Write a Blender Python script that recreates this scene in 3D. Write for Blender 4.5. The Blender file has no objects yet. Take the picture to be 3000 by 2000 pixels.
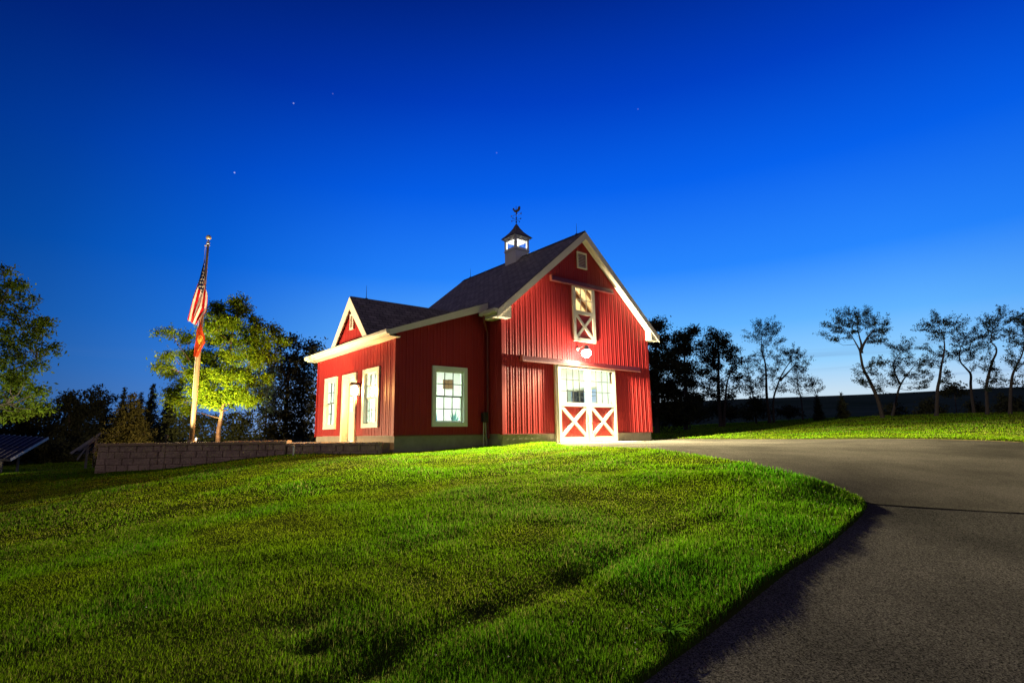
import bpy, bmesh, math, random
import numpy as np
from mathutils import Vector, Matrix

random.seed(7)
RNG = np.random.default_rng(11)
S = bpy.context.scene
COL = S.collection
R = math.radians

# ------------------------------------------------------------------ camera
# metres; x along the barn's gable front, y into the barn, z = 0 at the top of the foundation
F_PX, YAW, PITCH, ROLL = 1580.99, 0.6789, 0.1691, -0.0135
CAM = np.array([-10.2003, -13.1554, 0.0048])
HF = np.array([math.sin(YAW), math.cos(YAW), 0.0])
HR = np.array([math.cos(YAW), -math.sin(YAW), 0.0])
_fw = np.array([math.sin(YAW) * math.cos(PITCH), math.cos(YAW) * math.cos(PITCH), math.sin(PITCH)])
_u = np.cross(HR, _fw)
_c, _s = math.cos(ROLL), math.sin(ROLL)
_R = _c * HR + _s * _u
_U = -_s * HR + _c * _u
cam_d = bpy.data.cameras.new("camera")
cam = bpy.data.objects.new("camera", cam_d)
COL.objects.link(cam)
cam_d.sensor_width = 36.0
cam_d.lens = 36.0 * F_PX / 3000.0
cam_d.clip_start = 0.05
cam_d.clip_end = 3000
_m = Matrix(((_R[0], _U[0], -_fw[0], CAM[0]), (_R[1], _U[1], -_fw[1], CAM[1]), (_R[2], _U[2], -_fw[2], CAM[2]), (0, 0, 0, 1)))
cam.matrix_world = _m
S.camera = cam
S.view_settings.view_transform = 'Standard'
S.view_settings.look = 'None'
S.view_settings.exposure = 0.0
S.view_settings.gamma = 1.0
S.render.engine = 'CYCLES'
S.cycles.use_denoising = True
S.cycles.max_bounces = 10
S.cycles.diffuse_bounces = 4
S.cycles.transparent_max_bounces = 24
S.cycles.sample_clamp_indirect = 6.0
S.render.resolution_x, S.render.resolution_y = 1024, 682


def ray(x, y):
    return _fw + (x - 1500) / F_PX * _R - (y - 1000) / F_PX * _U


def atd(x, y, D):
    d = ray(x, y)
    return CAM + d * (D / (d @ HF))


def ony(x, y, Y):
    d = ray(x, y)
    return CAM + d * ((Y - CAM[1]) / d[1])


def dl(d, l):
    return CAM[:2] + HF[:2] * d + HR[:2] * l


# ------------------------------------------------------------------ world: dusk sky, glow ahead
W = bpy.data.worlds.new("World")
S.world = W
W.use_nodes = True
nt = W.node_tree
for n in list(nt.nodes):
    nt.nodes.remove(n)
N = nt.nodes.new
LK = nt.links.new
w_out = N('ShaderNodeOutputWorld')
bg = N('ShaderNodeBackground')
LK(bg.outputs[0], w_out.inputs[0])
tc = N('ShaderNodeTexCoord')
sep = N('ShaderNodeSeparateXYZ')
LK(tc.outputs['Generated'], sep.inputs[0])


def ramp(pts, col=True):
    r = N('ShaderNodeValToRGB')
    r.color_ramp.interpolation = 'LINEAR'
    e = r.color_ramp.elements
    while len(e) < len(pts):
        e.new(0.5)
    for k, (p, c) in enumerate(pts):
        e[k].position = p
        e[k].color = (c[0], c[1], c[2], 1) if col else (c, c, c, 1)
    return r


def srgb(r, g, b):
    f = lambda v: (v / 255 / 12.92) if v / 255 <= 0.04045 else ((v / 255 + 0.055) / 1.055) ** 2.4
    return (f(r), f(g), f(b))


def wmath(op, a, b=None, clamp=False):
    n = N('ShaderNodeMath')
    n.operation = op
    n.use_clamp = clamp
    for k, v in enumerate((a, b)):
        if v is None:
            continue
        if isinstance(v, (int, float)):
            n.inputs[k].default_value = v
        else:
            LK(v, n.inputs[k])
    return n.outputs[0]


def wdot(vec):
    n = N('ShaderNodeVectorMath')
    n.operation = 'DOT_PRODUCT'
    LK(tc.outputs['Generated'], n.inputs[0])
    n.inputs[1].default_value = tuple(vec)
    return n.outputs['Value']


elev = ramp([(0.0, srgb(222, 228, 232)), (0.06, srgb(200, 224, 242)), (0.11, srgb(150, 210, 255)), (0.18, srgb(98, 180, 255)),
             (0.28, srgb(40, 135, 255)), (0.42, srgb(6, 98, 238)), (0.55, srgb(0, 66, 200)), (0.70, srgb(0, 36, 138)),
             (0.82, srgb(0, 24, 90)), (1.0, srgb(0, 10, 40))])
LK(sep.outputs['Z'], elev.inputs[0])
g0 = ray(2000, 1050)
g0 = g0 / np.linalg.norm(g0)
az = wmath('MULTIPLY_ADD', wdot(g0), 0.5)
az.node.inputs[2].default_value = 0.5
glow = ramp([(0.0, 0.015), (0.5, 0.03), (0.66, 0.20), (0.76, 0.42), (0.85, 0.72), (0.92, 0.93), (0.97, 1.0), (1.0, 1.0)], col=False)
LK(az, glow.inputs[0])
mul = N('ShaderNodeMixRGB')
mul.blend_type = 'MULTIPLY'
mul.inputs[0].default_value = 1
deep = ramp([(0.0, srgb(52, 140, 225)), (0.05, srgb(40, 138, 240)), (0.10, srgb(26, 134, 252)), (0.17, srgb(12, 126, 255)),
             (0.28, srgb(2, 112, 250)), (0.42, srgb(0, 88, 232)), (0.55, srgb(0, 57, 190)), (0.70, srgb(0, 30, 126)),
             (0.82, srgb(0, 24, 90)), (1.0, srgb(0, 10, 40))])
LK(sep.outputs['Z'], deep.inputs[0])
pale = ramp([(0.0, 0.0), (0.84, 0.15), (0.92, 0.7), (0.97, 1.0)], col=False)
LK(az, pale.inputs[0])
emx = N('ShaderNodeMixRGB')
LK(pale.outputs[0], emx.inputs[0])
LK(deep.outputs[0], emx.inputs[1])
LK(elev.outputs[0], emx.inputs[2])
LK(emx.outputs[0], mul.inputs[1])
LK(glow.outputs[0], mul.inputs[2])
# thin cloud streaks low over the field
mp = N('ShaderNodeMapping')
mp.inputs['Rotation'].default_value = (0.0, 0.05, 0.0)
mp.inputs['Scale'].default_value = (2.0, 2.0, 55.0)
LK(tc.outputs['Generated'], mp.inputs[0])
nz = N('ShaderNodeTexNoise')
nz.inputs['Scale'].default_value = 1.3
nz.inputs['Detail'].default_value = 3
LK(mp.outputs[0], nz.inputs[0])
cl = ramp([(0.0, 0.0), (0.54, 0.0), (0.72, 1.0)], col=False)
LK(nz.outputs[0], cl.inputs[0])
band = ramp([(0.0, 0.0), (0.055, 0.55), (0.10, 0.45), (0.15, 0.0)], col=False)
LK(sep.outputs['Z'], band.inputs[0])
cm = wmath('MULTIPLY', wmath('MULTIPLY', cl.outputs[0], band.outputs[0]), pale.outputs[0])
cloud = N('ShaderNodeMixRGB')
LK(cm, cloud.inputs[0])
LK(mul.outputs[0], cloud.inputs[1])
cloud.inputs[2].default_value = (*srgb(108, 140, 185), 1)
# faint neutral dusk from the rest of the dome
back = ramp([(0.0, (0.150, 0.115, 0.125)), (0.40, (0.165, 0.138, 0.150)), (0.60, (0.0, 0.003, 0.015)), (1.0, (0, 0, 0))])
LK(az, back.inputs[0])
add = N('ShaderNodeMixRGB')
add.blend_type = 'ADD'
add.inputs[0].default_value = 1
LK(cloud.outputs[0], add.inputs[1])
LK(back.outputs[0], add.inputs[2])
# the first stars
star_sum = None
for (sx, sy, sb) in ((860, 303, .22), (687, 506, .32), (975, 275, .06), (1455, 448, .08), (1869, 320, .06)):
    v = ray(sx, sy)
    v = v / np.linalg.norm(v)
    t = wmath('MULTIPLY', wmath('GREATER_THAN', wdot(v), math.cos(R(0.075))), sb)
    star_sum = t if star_sum is None else wmath('ADD', star_sum, t)
st = N('ShaderNodeMixRGB')
st.blend_type = 'ADD'
st.inputs[0].default_value = 1
LK(add.outputs[0], st.inputs[1])
LK(star_sum, st.inputs[2])
sky = N('ShaderNodeTexSky')
sky.sky_type = 'NISHITA'
sky.sun_disc = False
sky.sun_elevation = R(-6)
sky.sun_rotation = YAW
sk = N('ShaderNodeMixRGB')
sk.blend_type = 'ADD'
sk.inputs[0].default_value = 0.05
LK(st.outputs[0], sk.inputs[1])
LK(sky.outputs[0], sk.inputs[2])
LK(sk.outputs[0], bg.inputs[0])
bg.inputs[1].default_value = 1.0


def lamp(name, kind, loc, power, color, parent=None, target=None, falloff=None, smooth=0.0, **kw):
    d = bpy.data.lights.new(name, kind)
    d.energy = power
    d.color = color
    for k, v in kw.items():
        setattr(d, k, v)
    o = bpy.data.objects.new(name, d)
    COL.objects.link(o)
    o.location = loc
    if target is not None:
        o.rotation_euler = (Vector(target) - Vector(loc)).to_track_quat('-Z', 'Y').to_euler()
    if smooth and not falloff:
        falloff = 'Quadratic'
    if falloff:
        d.use_nodes = True
        t = d.node_tree
        e = t.nodes.get('Emission')
        f = t.nodes.new('ShaderNodeLightFalloff')
        f.inputs['Strength'].default_value = 1.0
        f.inputs['Smooth'].default_value = smooth
        t.links.new(f.outputs[falloff], e.inputs['Strength'])
    if parent is not None:
        o.parent = parent
        o.matrix_parent_inverse = Matrix.Translation(-parent.location)
    return o


# ------------------------------------------------------------------ materials
def mat(name, base, rough=0.6, noise=None, bump=None, spec=0.5, metallic=0.0, coat=0.0):
    """noise=(scale, colour2, amount[, detail]); bump=(scale, strength, distance)"""
    m = bpy.data.materials.new(name)
    m.use_nodes = True
    t = m.node_tree
    b = t.nodes['Principled BSDF']
    b.inputs['Base Color'].default_value = (*base, 1)
    b.inputs['Roughness'].default_value = rough
    b.inputs['Specular IOR Level'].default_value = spec
    b.inputs['Metallic'].default_value = metallic
    b.inputs['Coat Weight'].default_value = coat
    co = t.nodes.new('ShaderNodeTexCoord')
    if noise:
        n = t.nodes.new('ShaderNodeTexNoise')
        n.inputs['Scale'].default_value = noise[0]
        n.inputs['Detail'].default_value = noise[3] if len(noise) > 3 else 6
        n.inputs['Roughness'].default_value = 0.65
        t.links.new(co.outputs['Object'], n.inputs[0])
        r = t.nodes.new('ShaderNodeValToRGB')
        r.color_ramp.elements[0].position = 0.35
        r.color_ramp.elements[1].position = 0.68
        t.links.new(n.outputs[0], r.inputs[0])
        mx = t.nodes.new('ShaderNodeMixRGB')
        ml = t.nodes.new('ShaderNodeMath')
        ml.operation = 'MULTIPLY'
        ml.inputs[1].default_value = noise[2]
        t.links.new(r.outputs[0], ml.inputs[0])
        t.links.new(ml.outputs[0], mx.inputs[0])
        mx.inputs[1].default_value = (*base, 1)
        mx.inputs[2].default_value = (*noise[1], 1)
        t.links.new(mx.outputs[0], b.inputs['Base Color'])
    if bump:
        n = t.nodes.new('ShaderNodeTexNoise')
        n.inputs['Scale'].default_value = bump[0]
        n.inputs['Detail'].default_value = 4
        t.links.new(co.outputs['Object'], n.inputs[0])
        bp = t.nodes.new('ShaderNodeBump')
        bp.inputs['Strength'].default_value = bump[1]
        bp.inputs['Distance'].default_value = bump[2]
        t.links.new(n.outputs[0], bp.inputs['Height'])
        t.links.new(bp.outputs[0], b.inputs['Normal'])
    return m


def emit_mat(name, color, strength):
    m = bpy.data.materials.new(name)
    m.use_nodes = True
    t = m.node_tree
    b = t.nodes['Principled BSDF']
    b.inputs['Base Color'].default_value = (0.8, 0.8, 0.8, 1)
    b.inputs['Emission Color'].default_value = (*color, 1)
    b.inputs['Emission Strength'].default_value = strength
    return m


def glass_mat(name, tint=(0.96, 0.98, 0.97)):
    m = bpy.data.materials.new(name)
    m.use_nodes = True
    t = m.node_tree
    t.nodes.remove(t.nodes['Principled BSDF'])
    o = t.nodes['Material Output']
    tr = t.nodes.new('ShaderNodeBsdfTransparent')
    tr.inputs[0].default_value = (*tint, 1)
    gl = t.nodes.new('ShaderNodeBsdfGlossy')
    gl.inputs['Roughness'].default_value = 0.03
    lw = t.nodes.new('ShaderNodeLayerWeight')
    lw.inputs[0].default_value = 0.5
    pw = t.nodes.new('ShaderNodeMath')
    pw.operation = 'POWER'
    pw.inputs[1].default_value = 5.0
    t.links.new(lw.outputs['Facing'], pw.inputs[0])
    fr = t.nodes.new('ShaderNodeMath')
    fr.operation = 'MULTIPLY_ADD'
    fr.inputs[1].default_value = 0.92
    fr.inputs[2].default_value = 0.05
    t.links.new(pw.outputs[0], fr.inputs[0])
    mx = t.nodes.new('ShaderNodeMixShader')
    t.links.new(fr.outputs[0], mx.inputs[0])
    t.links.new(tr.outputs[0], mx.inputs[1])
    t.links.new(gl.outputs[0], mx.inputs[2])
    t.links.new(mx.outputs[0], o.inputs[0])
    return m


M = {}
M['red'] = mat('red_painted_steel', (0.295, 0.021, 0.022), 0.55, (0.9, (0.235, 0.018, 0.019), 0.7), spec=0.18)
M['redwood'] = mat('red_painted_board', (0.30, 0.022, 0.020), 0.5, (5, (0.2, 0.016, 0.016), 0.5))
M['darkred'] = mat('maroon_track_cover', (0.16, 0.022, 0.022), 0.4, (4, (0.10, 0.018, 0.018), 0.5))
M['white'] = mat('cream_white_paint', (0.70, 0.66, 0.56), 0.5, (3, (0.60, 0.56, 0.47), 0.6))
M['vinyl'] = mat('white_vinyl', (0.66, 0.72, 0.66), 0.4, (6, (0.58, 0.64, 0.58), 0.4))
M['cupola'] = mat('cupola_white', (0.90, 0.89, 0.86), 0.5, (5, (0.82, 0.81, 0.77), 0.5))
M['concrete'] = mat('foundation_concrete', (0.30, 0.27, 0.22), 0.85, (3, (0.20, 0.175, 0.14), 0.8), (40, 0.3, 0.01))
M['apron'] = mat('apron_concrete', (0.42, 0.38, 0.31), 0.85, (1.5, (0.30, 0.27, 0.22), 0.8), (60, 0.3, 0.01))
M['dark'] = mat('black_metal', (0.02, 0.02, 0.022), 0.45, (9, (0.035, 0.032, 0.03), 0.5))
M['muntin'] = mat('dark_muntin', (0.035, 0.038, 0.036), 0.5, (9, (0.025, 0.027, 0.025), 0.5))
M['alu'] = mat('brushed_aluminium', (0.62, 0.60, 0.55), 0.32, (14, (0.5, 0.48, 0.44), 0.5), metallic=0.75)
M['brass'] = mat('gilt_metal', (0.85, 0.70, 0.38), 0.28, (9, (0.7, 0.55, 0.3), 0.4), metallic=0.6)
M['inwall'] = mat('interior_white', (0.80, 0.82, 0.78), 0.7, (1.2, (0.74, 0.76, 0.72), 0.5))
M['infloor'] = mat('interior_floor', (0.38, 0.36, 0.33), 0.6, (2, (0.30, 0.29, 0.27), 0.6))
M['rafter'] = mat('rafter_wood', (0.22, 0.12, 0.05), 0.7, (6, (0.15, 0.08, 0.03), 0.6))
M['loft'] = mat('loft_sheathing', (0.78, 0.68, 0.46), 0.8, (3, (0.66, 0.55, 0.35), 0.6))
M['glass'] = glass_mat('window_glass')
M['blue'] = mat('blue_plastic', (0.10, 0.22, 0.36), 0.5, (8, (0.07, 0.16, 0.28), 0.5))
M['teal'] = mat('teal_cloth', (0.12, 0.30, 0.30), 0.8, (8, (0.08, 0.2, 0.22), 0.5))
M['greymetal'] = mat('grey_tool_metal', (0.16, 0.17, 0.18), 0.45, (7, (0.1, 0.1, 0.11), 0.5))
M['brownwood'] = mat('brown_wood', (0.24, 0.13, 0.06), 0.6, (7, (0.16, 0.08, 0.035), 0.6))
M['silverline'] = mat('panel_frame', (0.20, 0.205, 0.22), 0.5, (9, (0.15, 0.155, 0.17), 0.5), metallic=0.3)
M['solar'] = mat('solar_glass', (0.010, 0.012, 0.028), 0.5, (6, (0.014, 0.016, 0.034), 0.6), spec=.02)
M['bark'] = mat('grey_brown_bark', (0.13, 0.10, 0.075), 0.9, (9, (0.06, 0.045, 0.035), 0.9), (18, 0.8, 0.03))
M['palebark'] = mat('pale_peeling_bark', (0.15, 0.08, 0.04), 0.85, (9, (0.035, 0.02, 0.013), 0.97), (14, 0.9, 0.03))
M['drybark'] = mat('dark_bark', (0.035, 0.028, 0.027), 0.9, (9, (0.02, 0.016, 0.016), 0.9), (18, 0.8, 0.03))


def roof_mat():
    m = bpy.data.materials.new('asphalt_shingles')
    m.use_nodes = True
    t = m.node_tree
    b = t.nodes['Principled BSDF']
    b.inputs['Roughness'].default_value = 0.85
    uv = t.nodes.new('ShaderNodeUVMap')
    br = t.nodes.new('ShaderNodeTexBrick')
    br.inputs['Color1'].default_value = (0.160, 0.140, 0.140, 1)
    br.inputs['Color2'].default_value = (0.250, 0.220, 0.215, 1)
    br.inputs['Mortar'].default_value = (0.040, 0.036, 0.040, 1)
    br.inputs['Scale'].default_value = 1.0
    br.inputs['Mortar Size'].default_value = 0.012
    br.inputs['Brick Width'].default_value = 0.30
    br.inputs['Row Height'].default_value = 0.145
    t.links.new(uv.outputs[0], br.inputs[0])
    n = t.nodes.new('ShaderNodeTexNoise')
    n.inputs['Scale'].default_value = 3.0
    n.inputs['Detail'].default_value = 8
    t.links.new(uv.outputs[0], n.inputs[0])
    mx = t.nodes.new('ShaderNodeMixRGB')
    mx.blend_type = 'OVERLAY'
    mx.inputs[0].default_value = 0.6
    t.links.new(br.outputs[0], mx.inputs[1])
    t.links.new(n.outputs[0], mx.inputs[2])
    t.links.new(mx.outputs[0], b.inputs['Base Color'])
    bp = t.nodes.new('ShaderNodeBump')
    bp.inputs['Strength'].default_value = 0.7
    bp.inputs['Distance'].default_value = 0.02
    t.links.new(br.outputs['Fac'], bp.inputs['Height'])
    bp.invert = True
    t.links.new(bp.outputs[0], b.inputs['Normal'])
    return m


def asphalt_mat(name, c1, c2, speck, tone):
    m = bpy.data.materials.new(name)
    m.use_nodes = True
    t = m.node_tree
    b = t.nodes['Principled BSDF']
    b.inputs['Roughness'].default_value = 0.9
    b.inputs['Specular IOR Level'].default_value = 0.0
    co = t.nodes.new('ShaderNodeTexCoord')
    v = t.nodes.new('ShaderNodeTexVoronoi')
    v.inputs['Scale'].default_value = 130
    t.links.new(co.outputs['Object'], v.inputs[0])
    r = t.nodes.new('ShaderNodeValToRGB')
    r.color_ramp.elements[0].color = (*c1, 1)
    r.color_ramp.elements[1].color = (*c2, 1)
    r.color_ramp.elements[0].position = 0.15
    r.color_ramp.elements[1].position = 0.95
    t.links.new(v.outputs['Color'], r.inputs[0])
    n = t.nodes.new('ShaderNodeTexNoise')
    n.inputs['Scale'].default_value = 0.45
    n.inputs['Detail'].default_value = 7
    n.inputs['Roughness'].default_value = 0.6
    t.links.new(co.outputs['Object'], n.inputs[0])
    r2 = t.nodes.new('ShaderNodeValToRGB')
    r2.color_ramp.elements[0].color = (tone, tone, tone, 1)
    r2.color_ramp.elements[1].color = (1.25, 1.22, 1.2, 1)
    r2.color_ramp.elements[0].position = 0.34
    r2.color_ramp.elements[1].position = 0.66
    t.links.new(n.outputs[0], r2.inputs[0])
    mx = t.nodes.new('ShaderNodeMixRGB')
    mx.blend_type = 'MULTIPLY'
    mx.inputs[0].default_value = 1
    t.links.new(r.outputs[0], mx.inputs[1])
    t.links.new(r2.outputs[0], mx.inputs[2])
    v2 = t.nodes.new('ShaderNodeTexVoronoi')
    v2.inputs['Scale'].default_value = 28
    t.links.new(co.outputs['Object'], v2.inputs[0])
    r3 = t.nodes.new('ShaderNodeValToRGB')
    r3.color_ramp.elements[0].color = (1, 1, 1, 1)
    r3.color_ramp.elements[1].color = (0, 0, 0, 1)
    r3.color_ramp.elements[0].position = 0.05
    r3.color_ramp.elements[1].position = 0.12
    t.links.new(v2.outputs['Distance'], r3.inputs[0])
    ml = t.nodes.new('ShaderNodeMath')
    ml.operation = 'MULTIPLY'
    ml.inputs[1].default_value = speck
    t.links.new(r3.outputs[0], ml.inputs[0])
    mx2 = t.nodes.new('ShaderNodeMixRGB')
    t.links.new(ml.outputs[0], mx2.inputs[0])
    t.links.new(mx.outputs[0], mx2.inputs[1])
    mx2.inputs[2].default_value = (0.30, 0.27, 0.24, 1)
    t.links.new(mx2.outputs[0], b.inputs['Base Color'])
    bp = t.nodes.new('ShaderNodeBump')
    bp.inputs['Strength'].default_value = 0.35
    bp.inputs['Distance'].default_value = 0.006
    t.links.new(v.outputs['Distance'], bp.inputs['Height'])
    t.links.new(bp.outputs[0], b.inputs['Normal'])
    return m


def leafy_mat(name, rough=0.6, trans=0.3, attr='tint'):
    m = bpy.data.materials.new(name)
    m.use_nodes = True
    t = m.node_tree
    b = t.nodes['Principled BSDF']
    b.inputs['Roughness'].default_value = rough
    b.inputs['Specular IOR Level'].default_value = 0.0
    a = t.nodes.new('ShaderNodeAttribute')
    a.attribute_name = attr
    t.links.new(a.outputs['Color'], b.inputs['Base Color'])
    tr = t.nodes.new('ShaderNodeBsdfTranslucent')
    t.links.new(a.outputs['Color'], tr.inputs[0])
    mx = t.nodes.new('ShaderNodeMixShader')
    mx.inputs[0].default_value = trans
    t.links.new(b.outputs[0], mx.inputs[1])
    t.links.new(tr.outputs[0], mx.inputs[2])
    t.links.new(mx.outputs[0], t.nodes['Material Output'].inputs[0])
    return m


M['roof'] = roof_mat()
M['asphalt'] = asphalt_mat('old_asphalt', (0.0165, 0.0155, 0.0160), (0.138, 0.126, 0.124), 0.35, 0.62)
M['pad'] = asphalt_mat('weathered_asphalt', (0.052, 0.047, 0.044), (0.145, 0.130, 0.119), 0.2, 0.58)
M['blade'] = leafy_mat('grass_blades', 0.75, 0.4)
M['leaf'] = leafy_mat('tree_leaves', 0.5, 0.35)
M['soil'] = mat('lawn_soil', (0.030, 0.052, 0.006), 0.95, (1.2, (0.036, 0.036, 0.010), 0.8), (25, 0.6, 0.03), spec=0.0)


M['crop'] = mat('dusk_field_crop', (0.030, 0.052, 0.036), 0.95, (.03, (0.062, 0.090, 0.074), 0.9), (3, 0.8, 0.2), spec=0.0)


# ------------------------------------------------------------------ mesh helpers
class MB:
    def __init__(self):
        self.v, self.f, self.uv = [], [], []

    def quad(self, a, b, c, d, uv=None):
        k = len(self.v)
        self.v += [tuple(a), tuple(b), tuple(c), tuple(d)]
        self.f.append((k, k + 1, k + 2, k + 3))
        self.uv.append(uv)

    def poly(self, pts):
        k = len(self.v)
        self.v += [tuple(p) for p in pts]
        self.f.append(tuple(range(k, k + len(pts))))
        self.uv.append(None)

    def box(self, x0, x1, y0, y1, z0, z1):
        self.obox((x0, y0, z0), (x1 - x0, 0, 0), (0, y1 - y0, 0), (0, 0, z1 - z0))

    def obox(self, o, a, b, c):
        o, a, b, c = (np.array(q, float) for q in (o, a, b, c))
        if np.dot(np.cross(a, b), c) < 0:
            a, b = b, a
        p = [o, o + a, o + a + b, o + b, o + c, o + a + c, o + a + b + c, o + b + c]
        k = len(self.v)
        self.v += [tuple(q) for q in p]
        for f in ((0, 3, 2, 1), (4, 5, 6, 7), (0, 1, 5, 4), (1, 2, 6, 5), (2, 3, 7, 6), (3, 0, 4, 7)):
            self.f.append(tuple(k + i for i in f))
            self.uv.append(None)

    def bar(self, p, q, w, d, up=(0, 0, 1)):
        """square bar from p to q, width w across, depth d along 'up'-ish axis"""
        p, q = np.array(p, float), np.array(q, float)
        t = q - p
        t /= np.linalg.norm(t)
        s = np.cross(t, np.array(up, float))
        if np.linalg.norm(s) < 1e-6:
            s = np.cross(t, np.array((1.0, 0, 0)))
        s /= np.linalg.norm(s)
        u = np.cross(s, t)
        self.obox(p - s * w / 2 - u * d / 2, q - p, s * w, u * d)

    def prism(self, pts, ext):
        pts = [np.array(p, float) for p in pts]
        ext = np.array(ext, float)
        n = np.cross(pts[1] - pts[0], pts[2] - pts[0])
        if np.dot(n, ext) > 0:
            pts = pts[::-1]
        k = len(self.v)
        n_ = len(pts)
        self.v += [tuple(p) for p in pts] + [tuple(p + ext) for p in pts]
        self.f.append(tuple(range(k, k + n_)))
        self.uv.append(None)
        self.f.append(tuple(range(k + 2 * n_ - 1, k + n_ - 1, -1)))
        self.uv.append(None)
        for i in range(n_):
            j = (i + 1) % n_
            self.f.append((k + j, k + i, k + n_ + i, k + n_ + j))
            self.uv.append(None)

    def tube(self, pts, rad, n=8, cap=True):
        pts = [np.array(p, float) for p in pts]
        if isinstance(rad, (int, float)):
            rad = [rad] * len(pts)
        k = len(self.v)
        prev = None
        for i, p in enumerate(pts):
            t = pts[min(i + 1, len(pts) - 1)] - pts[max(i - 1, 0)]
            t = t / (np.linalg.norm(t) + 1e-9)
            if prev is None:
                a = np.cross(t, (0, 0, 1.0))
                if np.linalg.norm(a) < 1e-3:
                    a = np.cross(t, (1.0, 0, 0))
            else:
                a = prev - t * np.dot(prev, t)
            a = a / (np.linalg.norm(a) + 1e-9)
            prev = a
            b = np.cross(t, a)
            for j in range(n):
                th = 2 * math.pi * j / n
                self.v.append(tuple(p + rad[i] * (a * math.cos(th) + b * math.sin(th))))
        for i in range(len(pts) - 1):
            for j in range(n):
                j2 = (j + 1) % n
                self.f.append((k + i * n + j, k + i * n + j2, k + (i + 1) * n + j2, k + (i + 1) * n + j))
                self.uv.append(None)
        if cap:
            self.f.append(tuple(k + j for j in range(n))[::-1])
            self.uv.append(None)
            e = k + (len(pts) - 1) * n
            self.f.append(tuple(e + j for j in range(n)))
            self.uv.append(None)

    def lathe(self, c, prof, n=20, axis=(0, 0, 1)):
        """prof = [(r, h), ...] along axis from point c"""
        c, axis = np.array(c, float), np.array(axis, float)
        axis = axis / np.linalg.norm(axis)
        self.tube2([c + axis * h for r, h in prof], [max(r, 1e-4) for r, h in prof], axis, n)

    def tube2(self, pts, rad, axis, n):
        a = np.cross(axis, (0, 0, 1.0))
        if np.linalg.norm(a) < 1e-3:
            a = np.array((1.0, 0, 0))
        a = a / np.linalg.norm(a)
        b = np.cross(axis, a)
        k = len(self.v)
        for p, r in zip(pts, rad):
            for j in range(n):
                th = 2 * math.pi * j / n
                self.v.append(tuple(p + r * (a * math.cos(th) + b * math.sin(th))))
        for i in range(len(pts) - 1):
            for j in range(n):
                j2 = (j + 1) % n
                self.f.append((k + i * n + j, k + i * n + j2, k + (i + 1) * n + j2, k + (i + 1) * n + j))
                self.uv.append(None)

    def build(self, name, m, parent=None, smooth=False):
        me = bpy.data.meshes.new(name)
        me.from_pydata(self.v, [], self.f)
        if any(u is not None for u in self.uv):
            l = me.uv_layers.new(name='UVMap')
            li = 0
            for f, u in zip(self.f, self.uv):
                for i in range(len(f)):
                    l.data[li].uv = u[i] if u is not None else (0, 0)
                    li += 1
        me.materials.append(m)
        if smooth:
            me.polygons.foreach_set('use_smooth', [True] * len(me.polygons))
        return link(name, me, parent)


def islands(mb, name, m, parent):
    par = list(range(len(mb.v)))

    def fnd(a):
        while par[a] != a:
            par[a] = par[par[a]]
            a = par[a]
        return a
    for f in mb.f:
        for a in f[1:]:
            par[fnd(a)] = fnd(f[0])
    grp = {}
    for f in mb.f:
        grp.setdefault(fnd(f[0]), []).append(f)
    for fs in grp.values():
        use_ = sorted({a for f in fs for a in f})
        mp_ = {a: i for i, a in enumerate(use_)}
        p = MB()
        p.v = [mb.v[a] for a in use_]
        p.f = [tuple(mp_[a] for a in f) for f in fs]
        p.uv = [None] * len(fs)
        p.build(name, m, parent)


def link(name, me, parent=None):
    o = bpy.data.objects.new(name, me)
    COL.objects.link(o)
    if parent is not None:
        o.parent = parent
        base = parent
        while base.parent is not None:
            base = base.parent
        if base is parent:
            o.matrix_parent_inverse = Matrix.Translation(-parent.location)
        # deeper levels: the parent mesh itself sits at the world origin, so nothing to undo
    return o


def np_mesh(name, verts, faces, m, parent=None, tint=None, smooth=False):
    """faces: list of int arrays (n,3) and/or (n,4)"""
    me = bpy.data.meshes.new(name)
    me.vertices.add(len(verts))
    me.vertices.foreach_set('co', np.asarray(verts, np.float32).ravel())
    idx = np.concatenate([f.ravel() for f in faces]).astype(np.int32)
    tot = np.concatenate([np.full(len(f), f.shape[1], np.int32) for f in faces])
    start = np.concatenate([[0], np.cumsum(tot)[:-1]]).astype(np.int32)
    me.loops.add(len(idx))
    me.loops.foreach_set('vertex_index', idx)
    me.polygons.add(len(tot))
    me.polygons.foreach_set('loop_start', start)
    if smooth:
        me.polygons.foreach_set('use_smooth', np.ones(len(tot), bool))
    if tint is not None:
        a = me.attributes.new('tint', 'FLOAT_COLOR', 'POINT')
        c = np.ones((len(verts), 4), np.float32)
        c[:, :3] = tint
        a.data.foreach_set('color', c.ravel())
    me.update(calc_edges=True)
    me.materials.append(m)
    return link(name, me, parent)


def thing(name, label, cat, loc=(0, 0, 0), group=None):
    o = bpy.data.objects.new(name, None)
    o.empty_display_size = 0.2
    COL.objects.link(o)
    o.location = loc
    o['label'] = label
    o['category'] = cat
    if group:
        o['group'] = group
    return o


def tag(o, label, cat, group=None):
    o['label'] = label
    o['category'] = cat
    if group:
        o['group'] = group
    return o


def struct(o):
    o['kind'] = 'structure'
    return o


# ------------------------------------------------------------------ noise + terrain
_tab = np.random.default_rng(5).random((256, 256))


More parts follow.
